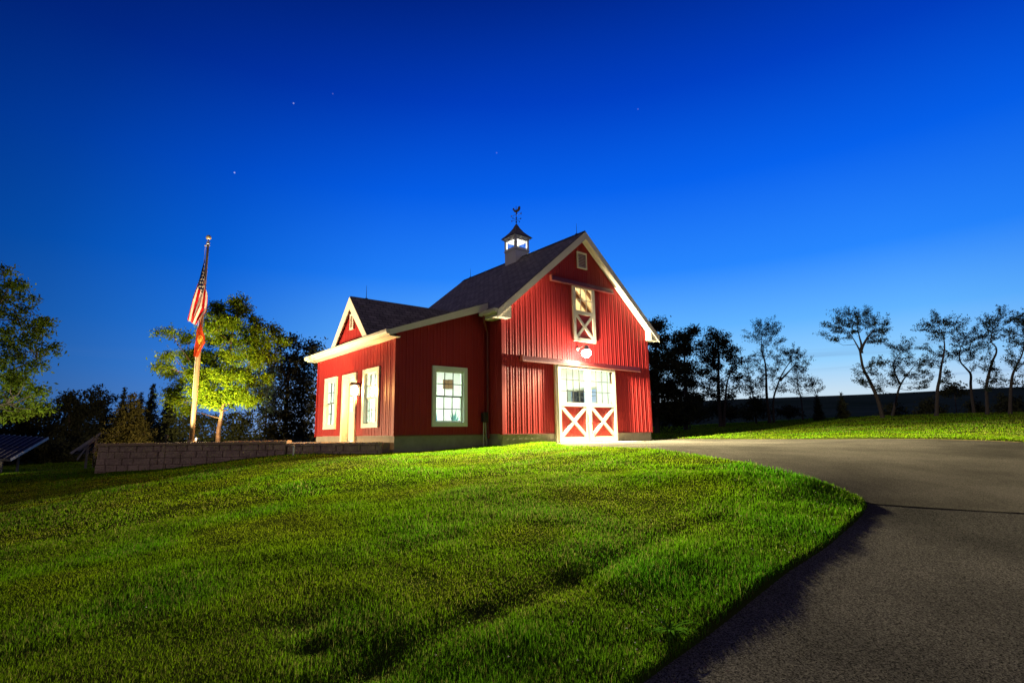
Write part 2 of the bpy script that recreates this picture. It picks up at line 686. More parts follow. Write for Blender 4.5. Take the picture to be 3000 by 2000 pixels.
def vnoise(x, y, s):
    x, y = np.asarray(x) / s + 1000.3, np.asarray(y) / s + 1000.7
    xi, yi = np.floor(x).astype(int), np.floor(y).astype(int)
    fx, fy = x - xi, y - yi
    fx, fy = fx * fx * (3 - 2 * fx), fy * fy * (3 - 2 * fy)
    g = lambda a, b: _tab[a % 256, b % 256]
    return (g(xi, yi) * (1 - fx) + g(xi + 1, yi) * fx) * (1 - fy) + (g(xi, yi + 1) * (1 - fx) + g(xi + 1, yi + 1) * fx) * fy


CTRL = np.array([  # distance ahead of the camera, distance to its right, height
    (0, 0, -1.45), (3.4, 0, -1.24), (7, 0, -.93), (11, 0, -.60), (14.3, 0, -.48), (15.2, -3.4, -.53), (16.3, -1.5, -.46), (16.9, .8, -.33),
    (20.6, 5, -.33), (18.3, 2, -.33), (14.2, -4.78, -.56), (12.3, -7.1, -.84), (10.4, -9.45, -1.26), (15, -6.2, -.50), (15, -8.8, -.80), (15, -11.25, -.93),
    (5, -6, -1.46), (3, -10, -1.85), (7.5, -4.5, -1.12), (10.5, -4.5, -.80),
    (7.2, 4.5, -.95), (6.5, 4.03, -1.0), (5.4, 2.97, -1.1), (4.05, 1.57, -1.24), (3.17, .73, -1.31), (12.6, 11.7, -.34), (18.9, 9.35, -.31),
    (22.4, 6.8, -.30), (12.1, 2.6, -.36), (10.2, 3.4, -.46), (8.8, 3.9, -.57), (8.1, 4.25, -.69), (6.6, 6, -1.0), (3, 6, -1.35), (0, 8, -1.6),
    (13, 7, -.38), (17, 9, -.33), (9, 8, -.72), (10.5, 11.5, -.55), (0, -8, -1.85), (-4, 0, -1.7), (-8, -8, -2.3), (-8, 8, -1.9),
    (38, 24, .80), (32, 30, .78), (45, 14, .45), (22, 20, .10), (28, 14, .0), (22, 27, .28), (48, 40, 1.5),
    (24.5, -22.8, -1.35), (24, -18.5, -1.22), (34, -30, -1.5), (24, -12, -1.0), (30, 0, -.25), (45, -10, -.5), (45, -45, -1.8), (14, -20, -1.5), (5, -22, -2.4)])


def _tps_fit():
    P, z = CTRL[:, :2], CTRL[:, 2]
    n = len(P)
    r = np.linalg.norm(P[:, None] - P[None], axis=2)
    K = np.where(r > 0, r * r * np.log(r + 1e-9), 0) + 0.6 * np.eye(n)
    A = np.zeros((n + 3, n + 3))
    A[:n, :n] = K
    A[:n, n] = 1
    A[:n, n + 1:] = P
    A[n, :n] = 1
    A[n + 1:, :n] = P.T
    return np.linalg.solve(A, np.r_[z, 0, 0, 0])


_TW = _tps_fit()


def _tps(d, l):
    out = np.zeros(len(d))
    for k in range(0, len(d), 40000):
        dd, ll = d[k:k + 40000], l[k:k + 40000]
        r = np.hypot(dd[:, None] - CTRL[None, :, 0], ll[:, None] - CTRL[None, :, 1])
        out[k:k + 40000] = (r * r * np.log(r + 1e-9)) @ _TW[:-3] + _TW[-3] + _TW[-2] * dd + _TW[-1] * ll
    return out


# drive outline (ahead, right), smoothed
EDGE = [(17.15, 1.30), (15.2, 1.35), (13.6, 1.85), (12.1, 2.6), (10.2, 3.4), (8.8, 3.93), (8.1, 4.25), (7.55, 4.50), (7.15, 4.50), (6.5, 4.0), (5.4, 2.97),
        (4.7, 2.2), (4.05, 1.57), (3.55, 1.10), (3.17, .73), (1.9, -.45), (0, -2.0), (-3, -4.2), (-8, -7)]


FAR_EDGE = [(12.6, 11.7), (16.2, 10.6), (18.9, 9.35), (21.3, 7.7), (22.4, 6.7)]


def catmull(p, n=8):
    p = [np.array(q, float) for q in p]
    p = [2 * p[0] - p[1]] + p + [2 * p[-1] - p[-2]]
    o = []
    for i in range(1, len(p) - 2):
        for t in np.linspace(0, 1, n, endpoint=False):
            a, b, c, d = p[i - 1], p[i], p[i + 1], p[i + 2]
            o.append(0.5 * (2 * b + (c - a) * t + (2 * a - 5 * b + 4 * c - d) * t * t + (3 * b - a - 3 * c + d) * t ** 3))
    o.append(p[-2])
    return o


POLY = np.array([dl(*q) for q in catmull(EDGE)] +
                [dl(-14, 20), dl(6, 26), dl(10.4, 16.0)] + [dl(*q) for q in catmull(FAR_EDGE, 6)] + [np.array((7.45, 0.15)), np.array((2.3, 0.15))])


def sdf(x, y):
    """signed distance to the drive outline, negative inside"""
    P = np.stack([x, y], 1)
    out = np.full(len(P), 1e9)
    ins = np.zeros(len(P), bool)
    n = len(POLY)
    for i in range(n):
        a, b = POLY[i], POLY[(i + 1) % n]
        ab = b - a
        t = np.clip(((P - a) @ ab) / (ab @ ab + 1e-12), 0, 1)
        out = np.minimum(out, np.hypot(P[:, 0] - a[0] - t * ab[0], P[:, 1] - a[1] - t * ab[1]))
        cr = ((a[1] > P[:, 1]) != (b[1] > P[:, 1])) & (P[:, 0] < (b[0] - a[0]) * (P[:, 1] - a[1]) / (b[1] - a[1] + 1e-12) + a[0])
        ins ^= cr
    return np.where(ins, -out, out)


def base_h(x, y):
    x, y = np.atleast_1d(np.asarray(x, float)), np.atleast_1d(np.asarray(y, float))
    dx, dy = x - CAM[0], y - CAM[1]
    d, l = dx * HF[0] + dy * HF[1], dx * HR[0] + dy * HR[1]
    r = np.hypot(d, l)
    k = np.minimum(1, 46 / np.maximum(r, 1e-6))
    near = _tps(d * k, l * k)
    th = np.arctan2(l, d)
    e = np.interp(th, [-3.1, -1.0, -.5, 0, .2, .4, .6, .72, .9, 1.3, 3.1], [0, -.004, -.002, .02, .05, .053, .0525, .0535, .05, .02, 0])
    far = e * r
    t = np.clip((r - 46) / 180, 0, 1)
    return near * (1 - t) + far * t


def lawn_bumps(x, y, s):
    near = np.exp(-np.hypot(x - CAM[0], y - CAM[1]) / 30)
    b = (vnoise(x, y, 1.9) - .5) * .06 + (vnoise(x, y, .62) - .5) * .03 + (vnoise(x, y, .28) - .5) * .02
    swale = -0.026 * np.exp(-((s - 1.12) / .16) ** 2) * (.5 + vnoise(x, y, .9))
    dd = (x - CAM[0]) * HF[0] + (y - CAM[1]) * HF[1]
    swale *= np.clip((7.2 - dd) / 1.2, 0, 1)
    hol = 0
    for (hd, hl, hr, hz) in HOLLOWS:
        p = dl(hd, hl)
        hol = hol - hz * np.exp(-(((x - p[0]) ** 2 + (y - p[1]) ** 2) / hr ** 2))
    return (b + swale) * near + hol


# hollows worn in the lawn (ahead, right, radius, depth)
HOLLOWS = [(3.75, -1.35, .20, .022), (3.4, -1.2, .15, .025), (4.45, -.75, .20, .008), (3.15, -.75, .16, .018), (3.9, -.25, .16, .007), (3.3, -3.3, .2, .012)]


def ground(x, y):
    x, y = np.atleast_1d(np.asarray(x, float)), np.atleast_1d(np.asarray(y, float))
    s = sdf(x, y)
    h = base_h(x, y)
    k = np.clip(s / .10 + .5, 0, 1)
    k = k * k * (3 - 2 * k)
    return h + k * (0.045 + lawn_bumps(x, y, s)) - (1 - k) * 0.05


def gz(x, y):
    return float(ground(x, y)[0])


az_v = np.unique(np.concatenate([np.arange(-180, -62, 4.0), np.arange(-62, 62, .42), np.arange(62, 180, 4.0)]))
rad_v = np.concatenate([np.array([.3]), .7 * 1.0165 ** np.arange(0, 420)])
rad_v = rad_v[rad_v < 700]
AZ, RD = np.meshgrid(np.radians(az_v) + YAW, rad_v)
gx, gy = CAM[0] + np.sin(AZ) * RD, CAM[1] + np.cos(AZ) * RD
nr, na = gx.shape
s_all = sdf(gx.ravel(), gy.ravel())
bh = base_h(gx.ravel(), gy.ravel())
gzv = ground(gx.ravel(), gy.ravel())
I = np.arange(nr * na).reshape(nr, na)
q = np.stack([I[:-1, :], np.roll(I, -1, 1)[:-1, :], np.roll(I, -1, 1)[1:, :], I[1:, :]], -1).reshape(-1, 4)[:, ::-1]
gverts = np.stack([gx.ravel(), gy.ravel(), gzv], 1)
rq = RD.ravel()[q].min(1)
for nm_, sel_, m_ in (('lawn', rq < 47, 'soil'), ('field', rq >= 47, 'crop')):
    use, inv = np.unique(q[sel_], return_inverse=True)
    struct(np_mesh(nm_, gverts[use], [inv.reshape(-1, 4)], M[m_], smooth=True))
# the asphalt runs a little way under the raised turf edge
qs = s_all[q].min(1) < 0.16
qd = q[qs & (RD.ravel()[q].max(1) < 40)]
use, inv = np.unique(qd, return_inverse=True)
dv = np.stack([gx.ravel()[use], gy.ravel()[use], bh[use]], 1)
drive = np_mesh('driveway', dv, [inv.reshape(-1, 4)], M['asphalt'], smooth=True)
# cut along the paving joint
sa, sb_ = dl(7.2, 4.45), dl(6.62, 6.0)
dirv = (sb_ - sa) / np.linalg.norm(sb_ - sa)
nrm = np.array([-dirv[1], dirv[0]])
if nrm @ HF[:2] < 0:
    nrm = -nrm


def halve(src, name, keep_far, m):
    bm = bmesh.new()
    bm.from_mesh(src.data)
    bmesh.ops.bisect_plane(bm, geom=bm.verts[:] + bm.edges[:] + bm.faces[:], plane_co=(sa[0], sa[1], 0), plane_no=(nrm[0], nrm[1], 0),
                           clear_inner=keep_far, clear_outer=not keep_far)
    me = bpy.data.meshes.new(name)
    bm.to_mesh(me)
    bm.free()
    me.materials.append(m)
    me.polygons.foreach_set('use_smooth', [True] * len(me.polygons))
    return me


me_pad = halve(drive, 'asphalt_pad', True, M['pad'])
me_drv = halve(drive, 'driveway', False, M['asphalt'])
drive.data = me_drv
struct(drive)
pad = struct(link('asphalt_pad', me_pad))
jb = MB()
pts = [sa + dirv * t for t in np.arange(-.15, 15, .25)]
rj = random.Random(3)
wv = [.013 + .006 * rj.random() for _ in pts]
hz = base_h([p[0] for p in pts], [p[1] for p in pts])
for i in range(len(pts) - 1):
    a, b = pts[i], pts[i + 1]
    jb.quad((*(a - nrm * wv[i]), hz[i] + .004), (*(b - nrm * wv[i + 1]), hz[i + 1] + .004), (*(b + nrm * wv[i + 1]), hz[i + 1] + .004), (*(a + nrm * wv[i]), hz[i] + .004))
struct(jb.build('paving_joint', mat('joint_tar', (.006, .006, .007), .9, (8, (.012, .010, .010), .6), spec=0.0)))

# concrete apron before the doors
ab = MB()
ab.box(2.05, 5.40, -1.15, -0.02, -0.6, -0.315)
struct(ab.build('door_apron', M['apron']))

# ------------------------------------------------------------------ the barn
BW, BD, LX, LY0, LY1 = 7.32, 7.35, -3.21, 0.80, 7.12
SL = 0.85
ZR = 7.24                      # top of main roof at the ridge
barn = thing('barn', 'red ribbed-steel barn with white trim, lean-to, cupola and lit X-braced doors', 'barn', (3.66, 3.6, -0.34))


def main_roof_z(x):
    return ZR - SL * abs(x - BW / 2)


LT = 0.365                    # lean-to pitch


def lean_roof_z(x):           # top of the lean-to roof
    return 4.20 + LT * (x + .10) if x < -.1 else main_roof_z(x)


def ribs(u0, u1, spacing=0.2286, h=0.0115):
    bp = [(u0, 0.0)]
    u = u0 + spacing / 2
    while u < u1 - .03:
        bp += [(u - .026, 0), (u - .011, h), (u + .011, h), (u + .026, 0)]
        m_ = u + spacing / 2
        if m_ < u1 - .02:
            bp += [(m_ - .014, 0), (m_, h * .55), (m_ + .014, 0)]
        u += spacing
    bp.append((u1, 0.0))
    return bp


def ribbed(mb, O, U, Nn, u0, u1, zb, top, openings=(), extra=()):
    """corrugated sheet; openings = [(ua, ub, za, zb)]"""
    O, U, Nn = np.array(O, float), np.array(U, float), np.array(Nn, float)
    bp = ribs(u0, u1)
    us = [b[0] for b in bp]
    of = [b[1] for b in bp]
    allu = sorted(set(us + list(extra) + [v for o in openings for v in o[:2] if u0 < v < u1]))
    offs = np.interp(allu, us, of)
    P = lambda u, z, o: O + U * u + Nn * o + np.array((0, 0, z))
    for i in range(len(allu) - 1):
        a, b = allu[i], allu[i + 1]
        if b - a < 1e-6:
            continue
        mid = (a + b) / 2
        ta, tb = top(a), top(b)
        cuts = sorted((o[2], o[3]) for o in openings if o[0] < mid < o[1])
        za = zb
        segs = []
        for c0, c1 in cuts:
            if c0 > za:
                segs.append((za, c0))
            za = c1
        segs.append((za, None))
        for s0, s1 in segs:
            t0, t1 = (ta, tb) if s1 is None else (s1, s1)
            if t0 <= s0 and t1 <= s0:
                continue
            mb.quad(P(a, s0, offs[i]), P(b, s0, offs[i + 1]), P(b, max(t1, s0), offs[i + 1]), P(a, max(t0, s0), offs[i]))


# openings
DO = (2.30, 5.13, -0.32, 2.26)         # double sliding doors
LO = (3.17, 4.21, 3.20, 5.16)          # loft door
WF = (-1.93, -0.87, 0.33, 1.95)        # window, lean-to front (x range)
W1 = (1.87, 2.86, 0.33, 1.95)          # window near the corner, lean-to side (y range)
W2 = (5.22, 6.17, 0.33, 1.95)          # far window
WR = (2.6, 4.4, 0.60, 1.95)
ED = (3.56, 4.52, -0.18, 1.92)         # entry door

gab = MB()
ribbed(gab, (0, 0, 0), (1, 0, 0), (0, -1, 0), 0, BW, 0, lambda x: main_roof_z(x) - .16, [DO, LO], (BW / 2,))
gab.build('wall', M['red'], barn)
lf = MB()
ribbed(lf, (0, LY0, 0), (1, 0, 0), (0, -1, 0), LX, 0, 0, lambda x: lean_roof_z(x) - .16, [WF])
lf.build('wall', M['red'], barn)
ls = MB()
ribbed(ls, (LX, 0, 0), (0, 1, 0), (-1, 0, 0), LY0, LY1, 0, lambda y: 2.86, [W1, W2, ED])
ls.build('wall', M['red'], barn)
rs = MB()      # return beside the gable
ribbed(rs, (0, 0, 0), (0, 1, 0), (-1, 0, 0), 0, LY0, 0, lambda y: 3.92)
rs.build('wall', M['red'], barn)
rs = MB()
ribbed(rs, (BW, 0, 0), (0, 1, 0), (1, 0, 0), 0, BD, 0, lambda y: 3.92, [WR])
rs.build('wall', M['red'], barn)
rs = MB()
ribbed(rs, (0, BD, 0), (1, 0, 0), (0, 1, 0), 0, BW, 0, lambda x: main_roof_z(x) - .16, (), (BW / 2,))
ribbed(rs, (0, LY1, 0), (1, 0, 0), (0, 1, 0), LX, 0, 0, lambda x: lean_roof_z(x) - .16)
rs.build('wall', M['red'], barn)

fd = MB()      # foundation, cut at the doors
fd.box(.02, 2.24, .02, .3, -1.1, -.004)
fd.box(5.19, BW - .02, .02, .3, -1.1, -.004)
fd.box(BW - .3, BW - .02, .304, BD - .02, -1.1, -.004)
fd.box(LX + .02, .018, LY0 + .02, LY0 + .28, -1.1, -.004)
fd.box(LX + .02, LX + .28, LY0 + .284, 3.50, -1.1, -.004)
fd.box(LX + .02, LX + .28, 4.58, LY1 - .02, -1.1, -.004)
fd.box(.02, .28, .304, LY0 - .004, -1.1, -.004)
islands(fd, 'foundation', M['concrete'], barn)

ct = MB()      # corner trims in the same red
for (x, y, sx, sy) in ((0, 0, -1, -1), (BW, 0, 1, -1), (LX, LY0, -1, -1), (LX, LY1, -1, 1)):
    ct.box(x - .024 * (sx < 0) - .085 * (sx > 0), x + .024 * (sx > 0) + .085 * (sx < 0), y + sy * .026 - .002, y + sy * .026 + .002, -.02, 3.70 if x in (0, BW) else 2.84)
    ct.box(x + sx * .026 - .002, x + sx * .026 + .002, y - .022 * (sy < 0) - .085 * (sy > 0), y + .022 * (sy > 0) + .085 * (sy < 0), -.02, 3.70 if x in (0, BW) else 2.84)
islands(ct, 'corner_trim', M['red'], barn)
bt = MB()      # base flashing under the sheets
bt.box(.03, 2.26, -.03, -.004, -.02, .012)
bt.box(5.17, BW - .03, -.03, -.004, -.02, .012)
bt.box(LX + .03, -.03, LY0 - .03, LY0 - .004, -.02, .012)
islands(bt, 'base_flashing', M['darkred'], barn)


def roof_slab(mb, A, B, C, D, th=.09):
    """A,B along the eave, D,C along the ridge (top surface), UV in metres"""
    A, B, C, D = (np.array(p, float) for p in (A, B, C, D))
    lu, lv = np.linalg.norm(B - A), np.linalg.norm(D - A)
    off = np.dot(D - A, (B - A) / lu)
    oc = np.dot(C - A, (B - A) / lu)
    ht = math.sqrt(max(lv ** 2 - off ** 2, 0))
    hc = math.sqrt(max(np.linalg.norm(C - A) ** 2 - oc ** 2, 0))
    mb.quad(A, B, C, D, uv=((0, 0), (lu, 0), (oc, hc), (off, ht)))
    dn = np.array((0, 0, -th))
    mb.quad(D + dn, C + dn, B + dn, A + dn)
    for p, q_ in ((A, B), (B, C), (C, D), (D, A)):
        mb.quad(p + dn, q_ + dn, q_, p)


YF, YB, OV = -.30, 7.62, .35
rf = MB()
xl, xr = -OV, BW + OV
roof_slab(rf, (-.35, YB, main_roof_z(-.35)), (-.35, YF, main_roof_z(-.35)), (BW / 2, YF, ZR), (BW / 2, YB, ZR))
roof_slab(rf, (xr, YF, main_roof_z(xr)), (xr, YB, main_roof_z(xr)), (BW / 2, YB, ZR), (BW / 2, YF, ZR))
# ridge cap
rf.prism([(BW / 2 - .14, YF, ZR - .105), (BW / 2, YF, ZR + .022), (BW / 2 + .14, YF, ZR - .105), (BW / 2 + .14, YF, ZR - .125), (BW / 2, YF, ZR - .002), (BW / 2 - .14, YF, ZR - .125)], (0, YB - YF, 0))
rf.build('roof', M['roof'], barn)
lr = MB()
LYF, LYB, LXE = .52, 7.36, LX - .35
roof_slab(lr, (LXE, LYB, lean_roof_z(LXE)), (LXE, LYF, lean_roof_z(LXE)), (-.12, LYF, lean_roof_z(-.12) + .004), (-.12, LYB, lean_roof_z(-.12) + .004), .08)
lr.build('lean_to_roof', M['roof'], barn)

# rake boards, soffits, fascia of the main gable
rk = MB()
zt = lambda x: main_roof_z(x) - .03
for (xa, xb) in ((-.40, BW / 2), (BW + .40, BW / 2)):
    rk.prism([(xa, YF - .03, zt(xa)), (xb, YF - .03, zt(xb)), (xb, YF - .03, zt(xb) - .285), (xa, YF - .03, zt(xa) - .245)], (0, .028, 0))
islands(rk, 'rake_board', M['white'], barn)
so = MB()
for (xa, xb) in ((-.395, BW / 2), (BW + .395, BW / 2)):
    za, zb_ = zt(xa) - .20, zt(xb) - .20
    so.prism([(xa, YF, za), (xb, YF, zb_), (xb, YF, zb_ + .02), (xa, YF, za + .02)], (0, .277, 0))
    # frieze board on the wall under the soffit
islands(so, 'soffit', M['white'], barn)
cr = MB()      # boxed cornice returns at the two eave ends
z0 = main_roof_z(-.35)
cr.prism([(-.36, YF, z0 - .02), (-.36, YF, z0 - .26), (.16, YF, z0 - .26), (.16, YF, z0 + .12)], (0, .80, 0))
cr.prism([(xr + .01, YF, z0 - .02), (xr + .01, YF, z0 - .26), (BW - .10, YF, z0 - .26), (BW - .10, YF, z0 + .12)], (0, .27, 0))
cr.box(xr - .31, xr + .015, -.026, YB, z0 - .26, z0 - .235)
islands(cr, 'cornice_return', M['white'], barn)
gu = MB()      # gutters / fascia
gu.prism([(-.50, YF - .01, z0 - .02), (-.50, YF - .01, z0 - .10), (-.47, YF - .01, z0 - .15), (-.364, YF - .01, z0 - .15), (-.364, YF - .01, z0 - .02)], (0, .83, 0))
gu.prism([(xr + .014, YF, z0 - .02), (xr + .014, YF, z0 - .15), (xr + .09, YF, z0 - .15), (xr + .12, YF, z0 - .02)], (0, YB - YF, 0))
islands(gu, 'gutter', M['white'], barn)

# lean-to rake and eave trim
lk = MB()
zl = lambda x: lean_roof_z(x) - .012
lk.prism([(LXE - .02, LYF - .03, zl(LXE)), (-.16, LYF - .03, zl(-.16)), (-.16, LYF - .03, zl(-.16) - .25), (LXE - .02, LYF - .03, zl(LXE) - .16)], (0, .028, 0))
lk.build('rake_board', M['white'], barn)
lsf = MB()
lsf.prism([(LXE + .01, LYF, zl(LXE) - .15), (-.16, LYF, zl(-.16) - .15), (-.16, LYF, zl(-.16) - .13), (LXE + .01, LYF, zl(LXE) - .13)], (0, LY0 - LYF + .02, 0))
lsf.box(LXE + .02, LX + .02, LYF + .04, LYB, zl(LXE) - .175, zl(LXE) - .152)
islands(lsf, 'soffit', M['white'], barn)
lg = MB()
e0 = zl(LXE)
lg.prism([(LXE - .115, LYF - .02, e0 + .0), (LXE - .115, LYF - .02, e0 - .06), (LXE - .085, LYF - .02, e0 - .125), (LXE + .0, LYF - .02, e0 - .125), (LXE + .0, LYF - .02, e0 + .0)], (0, LYB - LYF + .04, 0))
lg.box(LXE + .002, LXE + .018, LYF - .02, LYB + .01, e0 - .18, e0 - .02)
islands(lg, 'gutter', M['white'], barn)

# downspout in the recess
ds = MB()
ds.tube([(-.40, .40, z0 - .14), (-.38, .42, z0 - .30), (-.10, .64, z0 - .55), (-.07, .66, z0 - .75), (-.07, .66, .12), (-.16, .50, -.12)], .038, 8)
ds.build('downspout', M['darkred'], barn)

# dormer over the entry
def sub(mb, name, m, parent, smooth=False):
    o = mb.build(name, m, None, smooth)
    o.parent = parent
    return o


DY, DH, DZ, DZB = 3.46, 1.47, 4.50, 2.99      # centre, half width at the eave, apex, foot
dsl = (DZ - DZB) / DH
DX = LX - .34
xe = (DZ - main_roof_z(0)) / SL + .05
xi = -.12 + (DZB - lean_roof_z(-.12)) / LT
dw = MB()
ribbed(dw, (LX - .20, 0, 0), (0, 1, 0), (-1, 0, 0), DY - 1.30, DY + 1.30, 2.9, lambda y: DZ - dsl * abs(y - DY) - .10, (), (DY,))
dr = dw.build('dormer', M['red'], barn)
drf = MB()
for sgn in (-1, 1):
    a, b = (DX, DY + sgn * (DH + .04), DZB - .04), (LXE + .25, DY + sgn * (DH + .04), DZB - .04)
    roof_slab(drf, *( (a, b, (xe, DY, DZ), (DX, DY, DZ)) if sgn < 0 else (b, a, (DX, DY, DZ), (xe, DY, DZ)) ), th=.06)
sub(drf, 'dormer_roof', M['roof'], dr)
drk = MB()
for sgn in (-1, 1):
    y1 = DY + sgn * (DH + .03)
    drk.prism([(DX - .03, y1, DZB - .06), (DX - .03, DY, DZ - .03), (DX - .03, DY, DZ - .42), (DX - .03, y1 - sgn * .30, DZB - .06)], (.028, 0, 0))
    drk.prism([(DX, y1, DZB - .10), (DX, DY, DZ - .12), (DX, DY, DZ - .14), (DX, y1, DZB - .12)], (LX - .18 - DX, 0, 0))
sub(drk, 'dormer_rake', M['white'], dr)


def vent(mb, O, U, Nn, w, h):
    O, U, Nn = (np.array(q_, float) for q_ in (O, U, Nn))
    Z = np.array((0, 0, 1.0))
    for (ua, ub, za, zb_) in ((-w / 2, w / 2, 0, .05), (-w / 2, w / 2, h - .05, h), (-w / 2, -w / 2 + .05, .05, h - .05), (w / 2 - .05, w / 2, .05, h - .05)):
        mb.obox(O + U * ua + Z * za, U * (ub - ua), Nn * .05, Z * (zb_ - za))
    k = int((h - .1) / .055)
    for i in range(k):
        z = .05 + (h - .1) * (i + .2) / k
        p = O + Z * z
        mb.quad(p - U * (w / 2 - .05) + Nn * .042, p + U * (w / 2 - .05) + Nn * .042, p + U * (w / 2 - .05) + Nn * .008 + Z * .05, p - U * (w / 2 - .05) + Nn * .008 + Z * .05)


dvt = MB()
vent(dvt, (LX - .225, DY, 3.40), (0, -1, 0), (-1, 0, 0), .28, .52)
sub(dvt, 'dormer_vent', M['white'], dr)
gv = MB()
vent(gv, (3.70, -.024, 5.88), (1, 0, 0), (0, -1, 0), .50, .62)
gv.build('gable_vent', M['white'], barn)


# ---- windows
def grid_bars(mb, O, U, Nn, u0, u1, z0, z1, nx, nz_, w=.022, d=.018):
    O, U, Nn = (np.array(q_, float) for q_ in (O, U, Nn))
    Z = np.array((0, 0, 1.0))
    for i in range(1, nx):
        u = u0 + (u1 - u0) * i / nx
        mb.obox(O + U * (u - w / 2) + Z * z0, U * w, Nn * d, Z * (z1 - z0))
    for i in range(1, nz_):
        z = z0 + (z1 - z0) * i / nz_
        mb.obox(O + U * u0 + Z * (z - w / 2) + Nn * .002, U * (u1 - u0), Nn * (d - .004), Z * w)


def rect_frame(mb, O, U, Nn, u0, u1, z0, z1, w, d0, d1, wb=None):
    O, U, Nn = (np.array(q_, float) for q_ in (O, U, Nn))
    Z = np.array((0, 0, 1.0))
    wb = w if wb is None else wb
    for (a, b, c, e) in ((u0, u1, z1 - w, z1), (u0, u1, z0, z0 + wb), (u0, u0 + w, z0 + wb, z1 - w), (u1 - w, u1, z0 + wb, z1 - w)):
        mb.obox(O + U * a + Z * c + Nn * d0, U * (b - a), Nn * (d1 - d0), Z * (e - c))


def pane(mb, O, U, Nn, u0, u1, z0, z1, off):
    O, U, Nn = (np.array(q_, float) for q_ in (O, U, Nn))
    Z = np.array((0, 0, 1.0))
    mb.quad(*(O + U * a + Z * b + Nn * off for a, b in ((u0, z0), (u1, z0), (u1, z1), (u0, z1))))


def window(O, U, Nn, op):
    u0, u1, z0, z1 = op
    f = MB()
    rect_frame(f, O, U, Nn, u0 - .09, u1 + .09, z0 - .09, z1 + .09, .125, -.02, .055)
    rect_frame(f, O, U, Nn, u0 + .02, u1 - .02, z0 + .02, z1 - .02, .02, -.16, -.021)
    w = f.build('window', M['vinyl'], barn)
    zm = (z0 + z1) / 2
    s = MB()
    rect_frame(s, O, U, Nn, u0 + .041, u1 - .041, zm - .02, z1 - .041, .045, -.062, -.024)
    rect_frame(s, O, U, Nn, u0 + .041, u1 - .041, z0 + .041, zm + .025, .045, -.105, -.066)
    sub(s, 'sash', M['vinyl'], w)
    g = MB()
    grid_bars(g, np.array(O, float) - np.array(Nn, float) * .052, U, Nn, u0 + .086, u1 - .086, zm + .025, z1 - .086, 3, 2)
    grid_bars(g, np.array(O, float) - np.array(Nn, float) * .094, U, Nn, u0 + .086, u1 - .086, z0 + .086, zm - .02, 3, 2)
    # dark meeting rail as the lit room behind shows it
    g.obox(np.array(O, float) + np.array(U, float) * (u0 + .086) - np.array(Nn, float) * .06 + np.array((0, 0, zm - .018)), np.array(U, float) * (u1 - u0 - .172), np.array(Nn, float) * .04, (0, 0, .036))
    sub(g, 'muntins', M['muntin'], w)
    p = MB()
    pane(p, O, U, Nn, u0 + .086, u1 - .086, zm, z1 - .086, -.056)
    pane(p, O, U, Nn, u0 + .086, u1 - .086, z0 + .086, zm, -.098)
    sub(p, 'pane', M['glass'], w)


window((0, LY0, 0), (1, 0, 0), (0, -1, 0), WF)
window((LX, 0, 0), (0, 1, 0), (-1, 0, 0), W1)
window((LX, 0, 0), (0, 1, 0), (-1, 0, 0), W2)
window((BW, 0, 0), (0, 1, 0), (1, 0, 0), WR)

# ---- entry door
O, U, Nn = (LX, 0, 0), (0, 1, 0), (-1, 0, 0)
u0, u1, z0, z1 = ED
f = MB()
for (a, b, c, e) in ((u0 - .10, u1 + .10, z1, z1 + .10), (u0 - .10, u0, z0, z1), (u1, u1 + .10, z0, z1)):
    f.box(LX - .055, LX + .02, a, b, c, e)
f.box(LX + .02, LX + .20, u0 - .02, u0, z0, z1)
f.box(LX + .02, LX + .20, u1, u1 + .02, z0, z1)
f.box(LX + .02, LX + .20, u0, u1, z1, z1 + .02)
edo = f.build('entry_door', M['white'], barn)
f = MB()
rect_frame(f, O, U, Nn, u0 + .01, u1 - .01, z0 + .03, z1 - .01, .15, -.20, -.155)
f.box(LX + .158, LX + .198, u0 + .16, u1 - .16, z0 + .18, .80)
f.box(LX + .150, LX + .158, u0 + .22, u1 - .22, z0 + .28, .68)
sub(f, 'door_leaf', M['vinyl'], edo)
g = MB()
grid_bars(g, (LX + .185, 0, 0), U, Nn, u0 + .16, u1 - .16, .80, z1 - .16, 3, 3)
sub(g, 'muntins', M['muntin'], edo)
p = MB()
pane(p, O, U, Nn, u0 + .16, u1 - .16, .80, z1 - .16, -.178)
sub(p, 'pane', M['glass'], edo)
h = MB()
h.lathe((LX + .155, u0 + .09, .80), [(.03, 0), (.03, -.01), (.012, -.012), (.012, -.04), (.028, -.045), (.03, -.07), (.0, -.08)], 10, (1, 0, 0))
sub(h, 'door_knob', M['brass'], edo)
sp = MB()
sp.box(LX - .06, LX + .20, u0 - .10, u1 + .10, -.25, -.182)
sub(sp, 'threshold', M['apron'], edo)

# ---- double sliding doors


